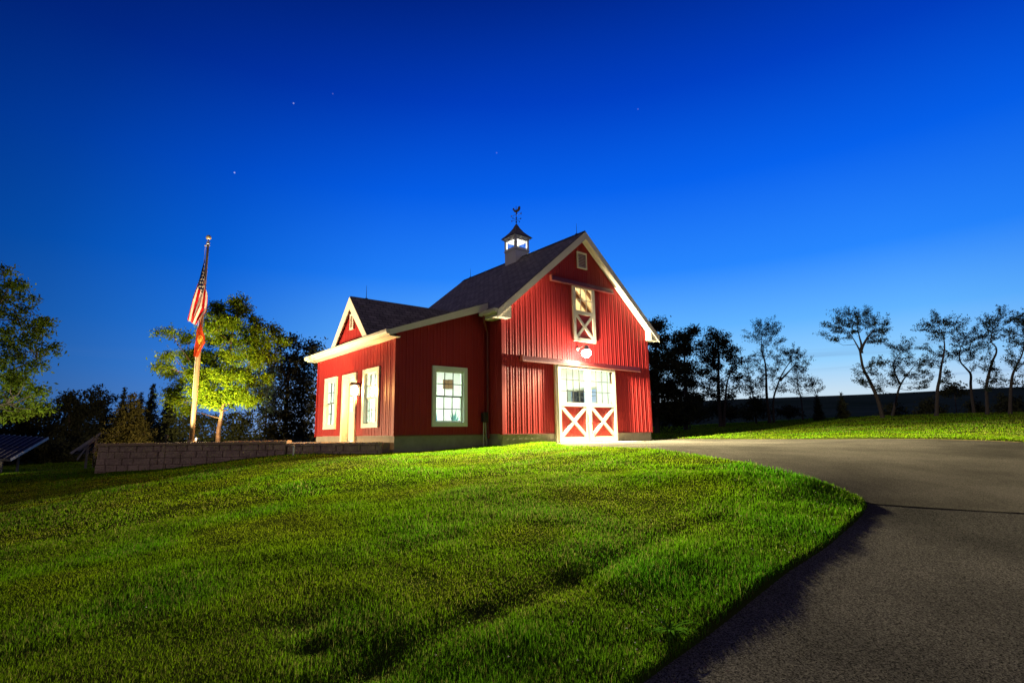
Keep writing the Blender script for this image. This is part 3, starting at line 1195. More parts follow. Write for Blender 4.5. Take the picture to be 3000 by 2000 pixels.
def xbrace(mb, O, u0, u1, z0, z1, w, y0, y1):
    """two crossing boards in the plane y; y1 outer face"""
    for k, (a, b) in enumerate((((u0, z0), (u1, z1)), ((u0, z1), (u1, z0)))):
        a, b = np.array(a, float), np.array(b, float)
        t = (b - a) / np.linalg.norm(b - a)
        n = np.array((-t[1], t[0])) * w / 2
        L_ = np.linalg.norm(b - a)
        # trim ends to stay in the rectangle
        corner = lambda p, s: p
        pts = [a + n, b + n, b - n, a - n]
        poly = [np.array(p) for p in pts]
        # clip against the rectangle
        for axis, lim, sg in ((0, u0, 1), (0, u1, -1), (1, z0, 1), (1, z1, -1)):
            out = []
            for i in range(len(poly)):
                p, q_ = poly[i], poly[(i + 1) % len(poly)]
                ip, iq = sg * (p[axis] - lim) >= -1e-9, sg * (q_[axis] - lim) >= -1e-9
                if ip:
                    out.append(p)
                if ip != iq:
                    tt = (lim - p[axis]) / (q_[axis] - p[axis])
                    out.append(p + tt * (q_ - p))
            poly = out
        off = .003 * k
        mb.prism([(p[0], y0, p[1]) for p in poly], (0, y1 - off - y0, 0))


def slider(u0, u1, z0, zm, z1, st):
    f = MB()
    ya, yb = -.13, -.075
    for (a, b, c, e) in ((u0, u0 + st, z0, z1), (u1 - st, u1, z0, z1), (u0 + st, u1 - st, z0, z0 + .17), (u0 + st, u1 - st, zm - .075, zm + .055), (u0 + st, u1 - st, z1 - .10, z1)):
        f.box(a, b, ya, yb, c, e)
    d = f.build('sliding_door', M['white'], barn)
    p = MB()
    p.box(u0 + st - .02, u1 - st + .02, yb + .002, yb + .022, z0 + .15, zm - .06)
    # vertical boards on the panel
    nb = 8
    for i in range(1, nb):
        u = u0 + st + (u1 - u0 - 2 * st) * i / nb
        p.box(u - .006, u + .006, yb - .004, yb + .001, z0 + .17, zm - .075)
    sub(p, 'door_panel', M['redwood'], d)
    x = MB()
    xbrace(x, None, u0 + st, u1 - st, z0 + .17, zm - .075, .115, yb - .006, ya + .008)
    sub(x, 'cross_brace', M['white'], d)
    g = MB()
    grid_bars(g, (0, yb - .02, 0), (1, 0, 0), (0, -1, 0), u0 + st, u1 - st, zm + .055, z1 - .10, 4, 3, .02)
    sub(g, 'muntins', M['muntin'], d)
    gl = MB()
    pane(gl, (0, 0, 0), (1, 0, 0), (0, -1, 0), u0 + st, u1 - st, zm + .055, z1 - .10, .085)
    sub(gl, 'pane', M['glass'], d)
    return d


zb_d, zm_d, zt_d = -.295, .965, 2.27
d1_ = slider(2.27, 3.705, zb_d, zm_d, zt_d, .115)
d2_ = slider(3.725, 5.16, zb_d, zm_d, zt_d, .115)
for d_, hx in ((d1_, 3.60), (d2_, 3.83)):
    h = MB()
    h.tube([(hx, -.13, .35), (hx, -.175, .37), (hx, -.175, .62), (hx, -.13, .64)], .011, 6)
    sub(h, 'door_handle', M['dark'], d_)
js = MB()      # door jamb boards either side, facing the camera
js.box(2.17, 2.25, -.10, -.022, -.30, 2.30)
js.box(5.18, 5.24, -.07, -.022, -.30, 2.30)
islands(js, 'door_jamb', M['white'], barn)


def track(x0, x1, zb_, zt_, yo):
    t = MB()
    t.prism([(x0, -.022, zt_), (x0, -.022, zb_), (x0, yo, zb_), (x0, yo, zb_ + .06), (x0, yo + .03, zt_ - .02)], (x1 - x0, 0, 0))
    return t.build('track_cover', M['darkred'], barn)


track(.72, 6.60, 2.275, 2.475, -.17)
track(2.10, 5.27, 5.165, 5.36, -.14)
te = MB()
for (x0, x1, z_, yo) in ((.72, 6.60, 2.275, -.17), (2.10, 5.27, 5.165, -.14)):
    te.box(x0 - .012, x1 + .012, yo - .012, yo - .002, z_ - .012, z_ + .022)
    te.box(x0 - .014, x0 - .002, yo - .002, -.03, z_ - .012, z_ + .20)
islands(te, 'track_edge', mat('pale_red_edge', (.45, .16, .13), .4, (5, (.36, .11, .1), .5)), barn)

# ---- loft door
f = MB()
u0, u1, z0, z1 = 3.13, 4.25, 3.17, 5.155
zm = 4.25
for (a, b, c, e) in ((u0, u0 + .13, z0, z1), (u1 - .13, u1, z0, z1), (u0 + .13, u1 - .13, z0, z0 + .13), (u0 + .13, u1 - .13, zm - .10, zm + .03), (u0 + .13, u1 - .13, z1 - .05, z1)):
    f.box(a, b, -.10, -.03, c, e)
ld = f.build('loft_door', M['white'], barn)
p = MB()
p.box(u0 + .11, u1 - .11, -.055, -.035, z0 + .11, zm - .08)
sub(p, 'door_panel', M['redwood'], ld)
x = MB()
xbrace(x, None, u0 + .13, u1 - .13, z0 + .13, zm - .10, .10, -.058, -.095)
sub(x, 'cross_brace', M['white'], ld)
g = MB()
grid_bars(g, (0, -.05, 0), (1, 0, 0), (0, -1, 0), u0 + .13, u1 - .13, zm + .03, z1 - .05, 3, 2, .028)
sub(g, 'muntins', M['vinyl'], ld)
gl = MB()
pane(gl, (0, 0, 0), (1, 0, 0), (0, -1, 0), u0 + .13, u1 - .13, zm + .03, z1 - .05, .058)
sub(gl, 'pane', M['glass'], ld)

# ---- inside
il = MB()
ZC = 3.05
T = .16
for (a, b) in ((.17, DO[0] - .05), (DO[1] + .05, BW - .17)):
    il.quad((a, T, -.3), (b, T, -.3), (b, T, ZC), (a, T, ZC))
il.quad((DO[0] - .05, T, DO[3] + .02), (DO[1] + .05, T, DO[3] + .02), (DO[1] + .05, T, ZC), (DO[0] - .05, T, ZC))
il.quad((LX + .2, LY1 - .17, -.3), (BW - .17, LY1 - .17, -.3), (BW - .17, LY1 - .17, ZC), (LX + .2, LY1 - .17, ZC))


def inner(mb, O, U, u0, u1, zb_, zt_, ops):
    us = sorted({u0, u1, *[v for o in ops for v in o[:2]]})
    O, U = np.array(O, float), np.array(U, float)
    for a, b in zip(us[:-1], us[1:]):
        m_ = (a + b) / 2
        z = zb_
        for o in ops:
            if o[0] < m_ < o[1]:
                if o[2] > z:
                    mb.quad(O + U * a + (0, 0, z), O + U * b + (0, 0, z), O + U * b + (0, 0, o[2]), O + U * a + (0, 0, o[2]))
                z = o[3]
        mb.quad(O + U * a + (0, 0, z), O + U * b + (0, 0, z), O + U * b + (0, 0, zt_), O + U * a + (0, 0, zt_))


inner(il, (BW - .17, 0, 0), (0, 1, 0), T, BD - T, -.3, ZC, [WR])
inner(il, (0, LY0 + .17, 0), (1, 0, 0), LX + .2, .17, -.3, 2.6, [WF])
inner(il, (LX + .2, 0, 0), (0, 1, 0), LY0 + .17, LY1 - .17, -.3, 2.6, [W1, ED, W2])
il.quad((.17, T, -.3), (.17, LY0 + .17, -.3), (.17, LY0 + .17, ZC), (.17, T, ZC))
# header where the lean-to opens into the barn, and their ceilings
il.quad((.17, LY0 + .17, 2.6), (.17, LY1 - .17, 2.6), (.17, LY1 - .17, ZC), (.17, LY0 + .17, ZC))
il.quad((.17, T, ZC), (BW - .17, T, ZC), (BW - .17, LY1 - .17, ZC), (.17, LY1 - .17, ZC))
il.quad((LX + .2, LY0 + .17, 2.6), (.17, LY0 + .17, 2.6), (.17, LY1 - .17, 2.6), (LX + .2, LY1 - .17, 2.6))
il.build('inner_lining', M['inwall'], barn)
fl = MB()
fl.box(.04, BW - .04, .04, BD - .04, -.50, -.30)
fl.box(LX + .04, .036, LY0 + .04, LY1 - .04, -.50, -.30)
fl.build('barn_floor', M['infloor'], barn)
lo = MB()
lz = lambda x: main_roof_z(x) - .30
lo.quad((.1, .16, lz(.1)), (BW / 2, .16, lz(BW / 2)), (BW / 2, BD - .2, lz(BW / 2)), (.1, BD - .2, lz(.1)))
lo.quad((BW - .1, .16, lz(.1)), (BW / 2, .16, lz(BW / 2)), (BW / 2, BD - .2, lz(BW / 2)), (BW - .1, BD - .2, lz(.1)))
lo.quad((.1, BD - .2, 3.2), (BW - .1, BD - .2, 3.2), (BW - .1, BD - .2, 3.8), (.1, BD - .2, 3.8))
lo.poly([(.1, BD - .2, 3.8), (BW - .1, BD - .2, 3.8), (BW / 2, BD - .2, lz(BW / 2))])
lo.quad((.1, .16, 3.15), (BW - .1, .16, 3.15), (BW - .1, BD - .2, 3.15), (.1, BD - .2, 3.15))
lo.build('loft_lining', M['loft'], barn)
ra = MB()
for i in range(11):
    y = .55 + i * .61
    for (xa, xb) in ((.2, BW / 2), (BW - .2, BW / 2)):
        ra.prism([(xa, y, lz(xa) - .004), (xb, y, lz(xb) - .004), (xb, y, lz(xb) - .19), (xa, y, lz(xa) - .19)], (0, .06, 0))
ra.build('rafters', M['rafter'], barn)

# ---- lightning rods
for (x, y, z, hh) in ((BW / 2, .12, ZR + .01, .42), (BW / 2, 7.05, ZR + .01, .42), (DX + .55, DY, DZ - .01, .46)):
    r_ = MB()
    r_.tube([(x, y, z), (x, y, z + .1), (x, y, z + hh)], [.014, .009, .004], 6)
    r_.box(x - .04, x + .04, y - .04, y + .04, z - .01, z + .015)
    r_.build('lightning_rod', M['dark'], barn)

# ---- cupola
CX, CY = BW / 2, 3.62
hb = .43
b = MB()
b.box(CX - hb, CX + hb, CY - hb, CY + hb, 6.72, 7.56)
b.box(CX - hb - .035, CX + hb + .035, CY - hb - .035, CY + hb + .035, 7.56, 7.61)
def cup(mb):
    f = lambda z: 7.1 + (z - 7.1) * .89 if z < 8.24 else 8.1147 + (z - 8.24) * 1.08
    mb.v = [(CX + (p[0] - CX) * .83, CY + (p[1] - CY) * .83, f(p[2])) for p in mb.v]
    return mb


cu = cup(b).build('cupola', M['cupola'], barn)
b = MB()
hw = .385
for sx in (-1, 1):
    for sy in (-1, 1):
        b.box(CX + sx * hw - .055, CX + sx * hw + .055, CY + sy * hw - .055, CY + sy * hw + .055, 7.612, 8.13)
for s in (-1, 1):
    b.box(CX - hw + .056, CX + hw - .056, CY + s * hw - .04, CY + s * hw + .04, 7.612, 7.70)
    b.box(CX - hw + .056, CX + hw - .056, CY + s * hw - .04, CY + s * hw + .04, 8.06, 8.13)
    b.box(CX + s * hw - .04, CX + s * hw + .04, CY - hw + .056, CY + hw - .056, 7.612, 7.70)
    b.box(CX + s * hw - .04, CX + s * hw + .04, CY - hw + .056, CY + hw - .056, 8.06, 8.13)
b.box(CX - .47, CX + .47, CY - .47, CY + .47, 8.132, 8.19)
b.box(CX - .53, CX + .53, CY - .53, CY + .53, 8.19, 8.235)
sub(cup(b), 'cupola_lantern', M['cupola'], cu)
b = MB()
for s in (-1, 1):
    b.quad((CX - hw + .056, CY + s * hw, 7.70), (CX + hw - .056, CY + s * hw, 7.70), (CX + hw - .056, CY + s * hw, 8.06), (CX - hw + .056, CY + s * hw, 8.06))
    b.quad((CX + s * hw, CY - hw + .056, 7.70), (CX + s * hw, CY + hw - .056, 7.70), (CX + s * hw, CY + hw - .056, 8.06), (CX + s * hw, CY - hw + .056, 8.06))
sub(cup(b), 'cupola_pane', M['glass'], cu)
b = MB()
prof = [(.58, 8.237), (.42, 8.36), (.27, 8.49), (.14, 8.65), (.03, 8.84)]
for (ra_, za), (rb_, zb_) in zip(prof[:-1], prof[1:]):
    for k in range(4):
        c0, s0 = [(-1, -1), (1, -1), (1, 1), (-1, 1)][k], [(1, -1), (1, 1), (-1, 1), (-1, -1)][k]
        b.quad((CX + c0[0] * ra_, CY + c0[1] * ra_, za), (CX + s0[0] * ra_, CY + s0[1] * ra_, za), (CX + s0[0] * rb_, CY + s0[1] * rb_, zb_), (CX + c0[0] * rb_, CY + c0[1] * rb_, zb_),
               uv=((0, za), (2 * ra_, za), (2 * ra_, zb_), (0, zb_)))
b.quad((CX - .58, CY - .58, 8.2365), (CX - .58, CY + .58, 8.2365), (CX + .58, CY + .58, 8.2365), (CX + .58, CY - .58, 8.2365))
sub(cup(b), 'cupola_roof', M['roof'], cu)
b = MB()
b.lathe((CX, CY, 7.62), [(0, -.04), (.03, -.03), (.04, 0), (.03, .04), (0, .06)], 10)
sub(b, 'cupola_fill_blob', emit_mat('cupola_fill_glow', (1, .95, .85), 5), cu)  # added glowing blob, stands in for loft light shining up into the cupola
lamp('cupola_fill', 'POINT', (CX, CY, 7.72), 8, (1.0, .95, .85), barn, shadow_soft_size=.04)  # added light that brightens the lantern ceiling, no fixture belongs here
# weathervane with a rooster
v = MB()
v.tube([(CX, CY, 8.70), (CX, CY, 9.95)], .014, 6)
v.lathe((CX, CY, 8.98), [(.0, -.05), (.035, -.035), (.05, 0), (.035, .035), (.0, .05)], 10)
v.lathe((CX, CY, 9.22), [(.0, -.05), (.035, -.035), (.05, 0), (.035, .035), (.0, .05)], 10)
for a in (0.25, 1.82):
    c_, s_ = math.cos(a), math.sin(a)
    v.tube([(CX - .26 * c_, CY - .26 * s_, 9.11), (CX + .26 * c_, CY + .26 * s_, 9.11)], .008, 5)
    for sg in (-1, 1):
        v.obox((CX + sg * .30 * c_ - .03 * c_, CY + sg * .30 * s_ - .03 * s_, 9.075), (.06 * c_, .06 * s_, 0), (-.012 * s_, .012 * c_, 0), (0, 0, .07))
va = R(-75)
vc, vs = math.cos(va), math.sin(va)
A3 = lambda u, z: (CX + u * vc, CY + u * vs, z)
v.tube([A3(-.34, 9.42), A3(.34, 9.42)], .009, 5)
v.prism([A3(-.40, 9.42), A3(-.30, 9.47), A3(-.30, 9.37)], (.012 * -vs, .012 * vc, 0))
v.prism([A3(.24, 9.42), A3(.36, 9.50), A3(.33, 9.42), A3(.36, 9.34)], (.012 * -vs, .012 * vc, 0))
roost = [(-.04, 9.46), (-.02, 9.56), (-.12, 9.62), (-.19, 9.72), (-.21, 9.80), (-.26, 9.80), (-.22, 9.85), (-.20, 9.90), (-.16, 9.87), (-.13, 9.82), (-.10, 9.75), (0, 9.71), (.08, 9.74), (.13, 9.86), (.22, 9.90), (.28, 9.82), (.26, 9.68), (.20, 9.62), (.16, 9.60), (.06, 9.56), (.04, 9.46)]
for i in range(1, len(roost) - 1):
    pass
rp = [A3(u, z) for u, z in roost]
v.prism(rp, (.018 * -vs, .018 * vc, 0))
v.v = [(CX + (p[0] - CX) * .78, CY + (p[1] - CY) * .78, 8.80 + (p[2] - 8.90) * .74) for p in v.v]
sub(v, 'weathervane', M['dark'], cu)

# ---- pipe and meter box by the recess
mt = thing('utility_riser', 'dark utility box on two pale pipes in the recess beside the lean-to front', 'utility box', (-.20, .68, -.40))
b = MB()
b.box(-.27, -.13, .60, .74, .38, .66)
b.box(-.29, -.11, .585, .60, .36, .68)
b.build('meter_box', M['dark'], mt)
b = MB()
b.tube([(-.24, .66, -.5), (-.24, .66, .0), (-.22, .67, .38)], .02, 8)
b.tube([(-.13, .64, -.5), (-.14, .65, -.12), (-.16, .66, .38)], .018, 8)
b.build('pipe', mat('pale_conduit', (.42, .40, .38), .5, (9, (.3, .29, .27), .5)), mt)

# ------------------------------------------------------------------ barn lights
LP = ony(1718, 1036, -.44)
LX0, LZ0 = float(LP[0]), float(LP[2]) + .13
gl_ = thing('barn_floodlight', 'glowing round floodlight on an arm above the sliding doors', 'wall lamp', (LX0, 0, LZ0 - .13))
b = MB()
b.lathe((LX0, -.024, LZ0 + .09), [(.07, 0), (.07, .02), (.02, .03)], 14, (0, -1, 0))
b.tube([(LX0, -.05, LZ0 + .09), (LX0, -.28, LZ0 + .17), (LX0, -.44, LZ0 + .13)], .022, 8)
b.build('arm', M['alu'], gl_)
b = MB()
b.lathe((LX0, -.44, LZ0), [(.06, .16), (.09, .12), (.10, .05), (.14, .02), (.15, 0), (.145, -.01)], 20)
b.build('housing', M['alu'], gl_)
b = MB()
b.lathe((LX0, -.44, LZ0), [(.13, -.012), (.155, -.05), (.165, -.10), (.15, -.17), (.11, -.22), (.05, -.25), (.0, -.255)], 22)
b.build('lens', emit_mat('lamp_glow', (1.0, .96, .88), 60), gl_, True)
lamp('flood_bulb', 'POINT', (LX0, -.36, LZ0 - .33), 11000, (1.0, .83, .54), gl_, smooth=24, shadow_soft_size=.05)
lamp('flood_beam', 'SPOT', (LX0, -.34, LZ0 - .30), 29000, (1.0, .93, .47), gl_, target=(LX0 + .7, -2.2, -10.0), smooth=34, shadow_soft_size=.05, spot_size=R(161), spot_blend=.22)

SX, SY, SZ = LX - .02, 3.20, 1.42
sc = thing('wall_sconce', 'small lit lantern on the lean-to wall between entry door and window', 'wall lamp', (SX, SY, SZ))
b = MB()
b.box(SX - .03, SX, SY - .07, SY + .07, SZ - .20, SZ + .20)
b.bar((SX - .02, SY, SZ + .15), (SX - .16, SY, SZ + .21), .025, .025)
b.box(SX - .28, SX - .05, SY - .115, SY + .115, SZ - .19, SZ - .17)
for dx_, dy_ in ((-.275, -.11), (-.275, .10), (-.06, -.11), (-.06, .10)):
    b.box(SX + dx_, SX + dx_ + .012, SY + dy_, SY + dy_ + .012, SZ - .17, SZ + .149)
b.prism([(SX - .30, SY - .14, SZ + .15), (SX - .30, SY + .14, SZ + .15), (SX - .30, SY, SZ + .25)], (.27, 0, 0))
b.build('lantern_frame', M['dark'], sc)
b = MB()
b.lathe((SX - .165, SY, SZ - .165), [(.0, 0), (.07, .01), (.092, .07), (.092, .22), (.06, .29), (.0, .30)], 14)
b.build('bulb', emit_mat('sconce_glow', (1.0, .70, .34), 70), sc, True)
lamp('sconce_bulb', 'POINT', (SX - .31, SY, SZ - .02), 600, (1.0, .50, .14), sc, smooth=.5, shadow_soft_size=.04)

# interior lights
cl_specs = [((1.9, 2.2, 2.98), 1.2), ((5.4, 2.2, 2.98), 1.2), ((1.9, 5.0, 2.98), 1.2), ((5.4, 5.0, 2.98), 1.2), ((-1.5, 2.4, 2.53), 1.1), ((-1.5, 5.2, 2.53), 1.1)]
whereL = ['front left', 'front right', 'rear left', 'rear right']
for i, ((x, y, z), ln) in enumerate(cl_specs):
    room = 'main barn room, %s one' % whereL[i] if i < 4 else ('lean-to room, behind its front window' if i == 4 else 'lean-to room, nearest the far side window')
    t = thing('ceiling_light', 'white tube ceiling light inside the ' + room, 'ceiling light', (x, y, z), 'ceiling lights inside the barn')
    b = MB()
    b.box(x - .13, x + .13, y - ln / 2, y + ln / 2, z, z + .05)
    b.build('housing', M['vinyl'], t)
    b = MB()
    for s in (-.06, .06):
        b.tube([(x + s, y - ln / 2 + .04, z - .025), (x + s, y + ln / 2 - .04, z - .025)], .018, 8)
    b.build('tube', emit_mat('fluorescent', (.92, 1.0, .93), 12), t)
    lamp('tube_light', 'AREA', (x, y, z - .06), 75 if i < 4 else 200, (.82, 1.0, .84), t, target=(x, y, -1), shape='RECTANGLE', size=.3, size_y=1.1)
t = thing('loft_light', 'bare bulb lighting the loft rafters behind the loft door', 'ceiling light', (3.66, 2.6, 5.2))
b = MB()
b.tube([(3.66, 2.6, 6.7), (3.66, 2.6, 5.28)], .006, 5)
b.build('cord', M['dark'], t)
b = MB()
b.lathe((3.66, 2.6, 5.2), [(0, -.06), (.04, -.04), (.05, 0), (.03, .05), (.02, .09)], 12)
b.build('bulb', emit_mat('loft_glow', (1, .85, .55), 20), t, True)
lamp('loft_bulb', 'POINT', (3.66, 2.6, 5.05), 330, (1.0, .86, .58), t, shadow_soft_size=.08)

# ------------------------------------------------------------------ patio, retaining wall
A_, B_, C_ = atd(289.5, 1300, 15.0)[:2], atd(840, 1300, 15.0)[:2], np.array((-3.62, .80))
HF2, HR2 = HF[:2], HR[:2]
pb = MB()
pts = [A_ + HF2 * .32, B_ + HF2 * .32, C_ + HF2 * .30, np.array((-3.23, 1.0)), np.array((-3.23, 7.0)), A_ + HF2 * 5 + HR2 * 2.2, A_ + HF2 * 4.2]
pb.prism([(*p, -1.5) for p in pts], (0, 0, 1.31))
struct(pb.build('patio', mat('patio_pavers', (.24, .19, .16), .85, (2.5, (.17, .14, .12), .8), (20, .5, .02))))
M['block'] = mat('split_face_block', (.62, .46, .37), .9, (3.2, (.36, .255, .21), .95), (24, 1.0, .05))
M['cap'] = mat('wall_cap_stone', (.50, .36, .24), .85, (4, (.38, .27, .19), .8), (22, .6, .02))


def block_wall(name, label, P, Q, ztop, cap_m, rise, seed, back=.30):
    rr = random.Random(seed)
    P, Q = np.array(P), np.array(Q)
    L_ = np.linalg.norm(Q - P)
    t = (Q - P) / L_
    n = np.array((-t[1], t[0]))
    if n @ HF2 < 0:
        n = -n
    mid = (P + Q) / 2
    th = thing(name, label, 'wall', (mid[0], mid[1], -.9))
    w = MB()
    capt = .07
    for k in range(8):
        z1 = ztop - capt - k * rise
        u = -rr.random() * .3 if k else 0
        while u < L_ - .02:
            ln = rr.choice((.20, .30, .30, .42, .46))
            a, b = max(u, 0) + .008, min(u + ln, L_) - .008
            if b - a > .03:
                o = .012 * rr.random() + .012 * k
                e = .012
                p0, p1 = P + t * a, P + t * b
                f0, f1 = P + t * (a + e) - n * (.018 + o), P + t * (b - e) - n * (.018 + o)
                z0_ = z1 - rise + .006
                q0, q1 = p0 - n * o, p1 - n * o
                b0, b1 = p0 + n * .27, p1 + n * .27
                F = [(*f0, z0_ + e), (*f1, z0_ + e), (*f1, z1 - e), (*f0, z1 - e)]
                G = [(*q0, z0_), (*q1, z0_), (*q1, z1), (*q0, z1)]
                w.quad(*F)
                for i in range(4):
                    j = (i + 1) % 4
                    w.quad(G[i], G[j], F[j], F[i])
                w.quad((*q0, z1), (*q1, z1), (*b1, z1), (*b0, z1))
                w.quad((*q0, z0_), (*q0, z1), (*b0, z1), (*b0, z0_))
                w.quad((*q1, z1), (*q1, z0_), (*b1, z0_), (*b1, z1))
            u += ln
    # dark core behind the joints
    c0, c1 = P + n * .03, Q + n * .03
    w.prism([(*c0, ztop - capt - 8 * rise), (*c1, ztop - capt - 8 * rise), (*c1, ztop - capt - .01), (*c0, ztop - capt - .01)], (*(n * .24), 0))
    w.build('block_courses', M['block'], th)
    c = MB()
    u = -.04
    while u < L_ + .03:
        ln = .40 + .05 * rr.random()
        a, b = u, min(u + ln, L_ + .04) - .006
        if b - a > .05:
            p0 = P + t * a - n * .045
            c.obox((*p0, ztop - capt + .002), (*(t * (b - a)), 0), (*(n * back), 0), (0, 0, capt - .002))
        u += ln
    c.build('cap', cap_m, th)
    return th


block_wall('retaining_wall', 'tall grey-brown block retaining wall under the flagpole with a lit tan cap', A_, B_ - HR2 * .02, -.112, M['cap'], .172, 3)
block_wall('retaining_wall', 'low dark block retaining wall between flagpole wall and lean-to corner', B_ + HR2 * .02, C_, -.172, M['block'], .172, 9)
P0, P1 = atd(655, 1300, 16.4)[:2], atd(842, 1300, 16.4)[:2]
sb = MB()
sb.prism([(*P0, -.3), (*P1, -.3), (*(P1 + HF2 * .3), -.3), (*(P0 + HF2 * .3), -.3)], (0, 0, .20))
st_ = tag(sb.build('stone_bench', M['cap']), 'low tan stone ledge behind the retaining wall, right of the lit tree trunk', 'ledge')

# ------------------------------------------------------------------ flagpole and flags
DP = 15.11
pb_ = atd(560, 1300, DP)
pole_t = atd(605.0, 716, DP)
fpx, fpy = pb_[0], pb_[1]
fp = thing('flagpole', 'tall pale metal flagpole with gilt ball standing on the retaining wall cap', 'flagpole', (fpx, fpy, -.11))
PT = pole_t[2]
b = MB()
zz = np.linspace(-.108, PT, 14)
b.tube([(fpx, fpy, z) for z in zz], [.062 - .030 * max(0, (i - 3)) / 10 for i in range(14)], 14)
b.lathe((fpx, fpy, -.109), [(.11, 0), (.11, .02), (.075, .06), (.064, .07)], 16)
b.build('pole', mat('bronze_tinted_pole', (.42, .33, .19), .38, (6, (.34, .26, .15), .5), metallic=.4), fp, True)
b = MB()
b.lathe((fpx, fpy, PT), [(.035, 0), (.05, .01), (.05, .07), (.03, .09), (.012, .10), (.012, .15)], 12)
b.tube([(fpx - .09 * HR[0], fpy - .09 * HR[1], PT - .03), (fpx + .05 * HR[0], fpy + .05 * HR[1], PT - .03)], .02, 8)
b.build('truck', M['alu'], fp)
b = MB()
b.lathe((fpx, fpy, PT + .21), [(0, -.075), (.04, -.064), (.066, -.035), (.075, 0), (.066, .035), (.04, .064), (0, .075)], 14)
b.build('ball', M['brass'], fp, True)
b = MB()
off = -HR * .075
b.tube([(fpx + off[0], fpy + off[1], PT - .05), (fpx + off[0] * 1.2, fpy + off[1] * 1.2, 2.5), (fpx + off[0], fpy + off[1], 1.1)], .006, 5)
b.build('halyard', M['white'], fp)


def poly_at(pts, s):
    pts = np.array(pts, float)
    d = np.r_[0, np.cumsum(np.linalg.norm(np.diff(pts, axis=0), axis=1))]
    d /= d[-1]
    return np.stack([np.interp(s, d, pts[:, 0]), np.interp(s, d, pts[:, 1])], -1)


def flag(name, label, top, bot, colour, amp, folds, seed):
    ns, nt_ = 60, 52
    s = np.linspace(0, 1, ns + 1)
    t = np.linspace(0, 1, nt_ + 1)
    E1, E2 = poly_at(top, s), poly_at(bot, s)
    tt = t + .05 * np.sin(t * folds * 2 * math.pi) / folds
    P = E1[:, None] * (1 - tt)[None, :, None] + E2[:, None] * tt[None, :, None]
    dep = amp * np.sin(t[None] * folds * 2 * math.pi + s[:, None] * 2.2 + seed) * np.clip(s[:, None] * 3 + .12, 0, 1)
    v = np.array([[atd(P[i, j, 0], P[i, j, 1], DP - .13) + HF * dep[i, j] for j in range(nt_ + 1)] for i in range(ns + 1)]).reshape(-1, 3)
    I_ = np.arange((ns + 1) * (nt_ + 1)).reshape(ns + 1, nt_ + 1)
    qf = np.stack([I_[:-1, :-1], I_[1:, :-1], I_[1:, 1:], I_[:-1, 1:]], -1).reshape(-1, 4)
    # flat colours per face: split vertices
    vv = v[qf].reshape(-1, 3)
    qq = np.arange(len(vv)).reshape(-1, 4)
    si = (np.arange(ns) + .5) / ns
    ti = (np.arange(nt_) + .5) / nt_
    c = np.array([[colour(a, b) for b in ti] for a in si]).reshape(-1, 3)
    o = np_mesh(name, vv, [qq], M['cloth'], tint=np.repeat(c, 4, 0))
    return tag(o, label, 'flag')


M['cloth'] = leafy_mat('flag_cloth', .75, .3)


def usa(s, t):
    if s < .40 and t < 7 / 13:
        row, col = int(t / (7 / 13) * 10), int(s / .40 * 12)
        a, b_ = (t / (7 / 13) * 10) % 1, (s / .40 * 12) % 1
        if (row + col) % 2 == 0 and .2 < b_ < .75 and .2 < a < .8 and 0 < row < 10:
            return (.80, .78, .70)
        return (.012, .016, .06)
    return (.50, .012, .02) if int(t * 13) % 2 == 0 else (.82, .76, .66)


def redflag(s, t):
    d = math.hypot((s - .48) * 1.3, t - .5)
    if d < .17 and not (.09 < d < .12):
        return (.75, .45, .06)
    if abs(t - .80) < .05 and .2 < s < .8:
        return (.72, .45, .10)
    return (.40, .05, .018)


flag('american_flag', 'limp star-spangled and red-striped flag hanging near the flagpole top', [(600, 757), (578, 822), (561, 870), (549, 937)],
     [(597, 848), (606, 862), (604, 890), (601, 915), (573, 952)], usa, .07, 2.2, .4)
flag('red_flag', 'limp orange-red flag with yellow marks hanging below the striped flag', [(588, 940), (573, 965), (570, 1005), (569, 1043)],
     [(591, 962), (603, 985), (603, 1003), (590, 1022), (577, 1046)], redflag, .06, 1.6, 1.2)

# small accent lights
sp_ = atd(487, 1283, 14.05)
t = thing('accent_spotlight', 'small spotlight on a thin stake before the retaining wall, left of the flagpole', 'spotlight', (sp_[0], sp_[1], gz(sp_[0], sp_[1])))
b = MB()
b.tube([(sp_[0], sp_[1], gz(sp_[0], sp_[1]) - .1), (sp_[0], sp_[1], -.0)], .009, 6)
b.build('stem', M['dark'], t)
aim = np.array((fpx, fpy, 4.2)) - np.array((sp_[0], sp_[1], .03))
aim = aim / np.linalg.norm(aim)
b = MB()
b.lathe(np.array((sp_[0], sp_[1], .03)) - aim * .05, [(0, 0), (.03, .005), (.035, .03), (.045, .11), (.045, .115)], 12, aim)
b.build('head', M['dark'], t)
b = MB()
b.lathe(np.array((sp_[0], sp_[1], .03)) + aim * .06, [(.043, 0), (0, .002)], 12, aim)
b.build('lens', emit_mat('accent_glow', (1, .82, .5), 8), t)
lamp('flag_beam', 'SPOT', tuple(np.array((sp_[0], sp_[1], .03)) + aim * .10), 4000, (1.0, .74, .40), t, smooth=5, target=(fpx, fpy, 3.2), spot_size=R(126), spot_blend=.5, shadow_soft_size=.03)
mk = atd(859, 1326, 14.55)
b = MB()
b.tube([(mk[0], mk[1], gz(mk[0], mk[1]) - .1), (mk[0], mk[1], mk[2] + .17)], .022, 8)
b.lathe((mk[0], mk[1], mk[2] + .17), [(.028, 0), (.028, .02), (.0, .03)], 10)
tag(b.build('marker_stake', M['vinyl']), 'short white marker stake in the grass before the low wall', 'stake')

# ------------------------------------------------------------------ trees


def rnd_unit(n, rg):
    v = rg.normal(size=(n, 3))
    return v / np.linalg.norm(v, axis=1)[:, None]


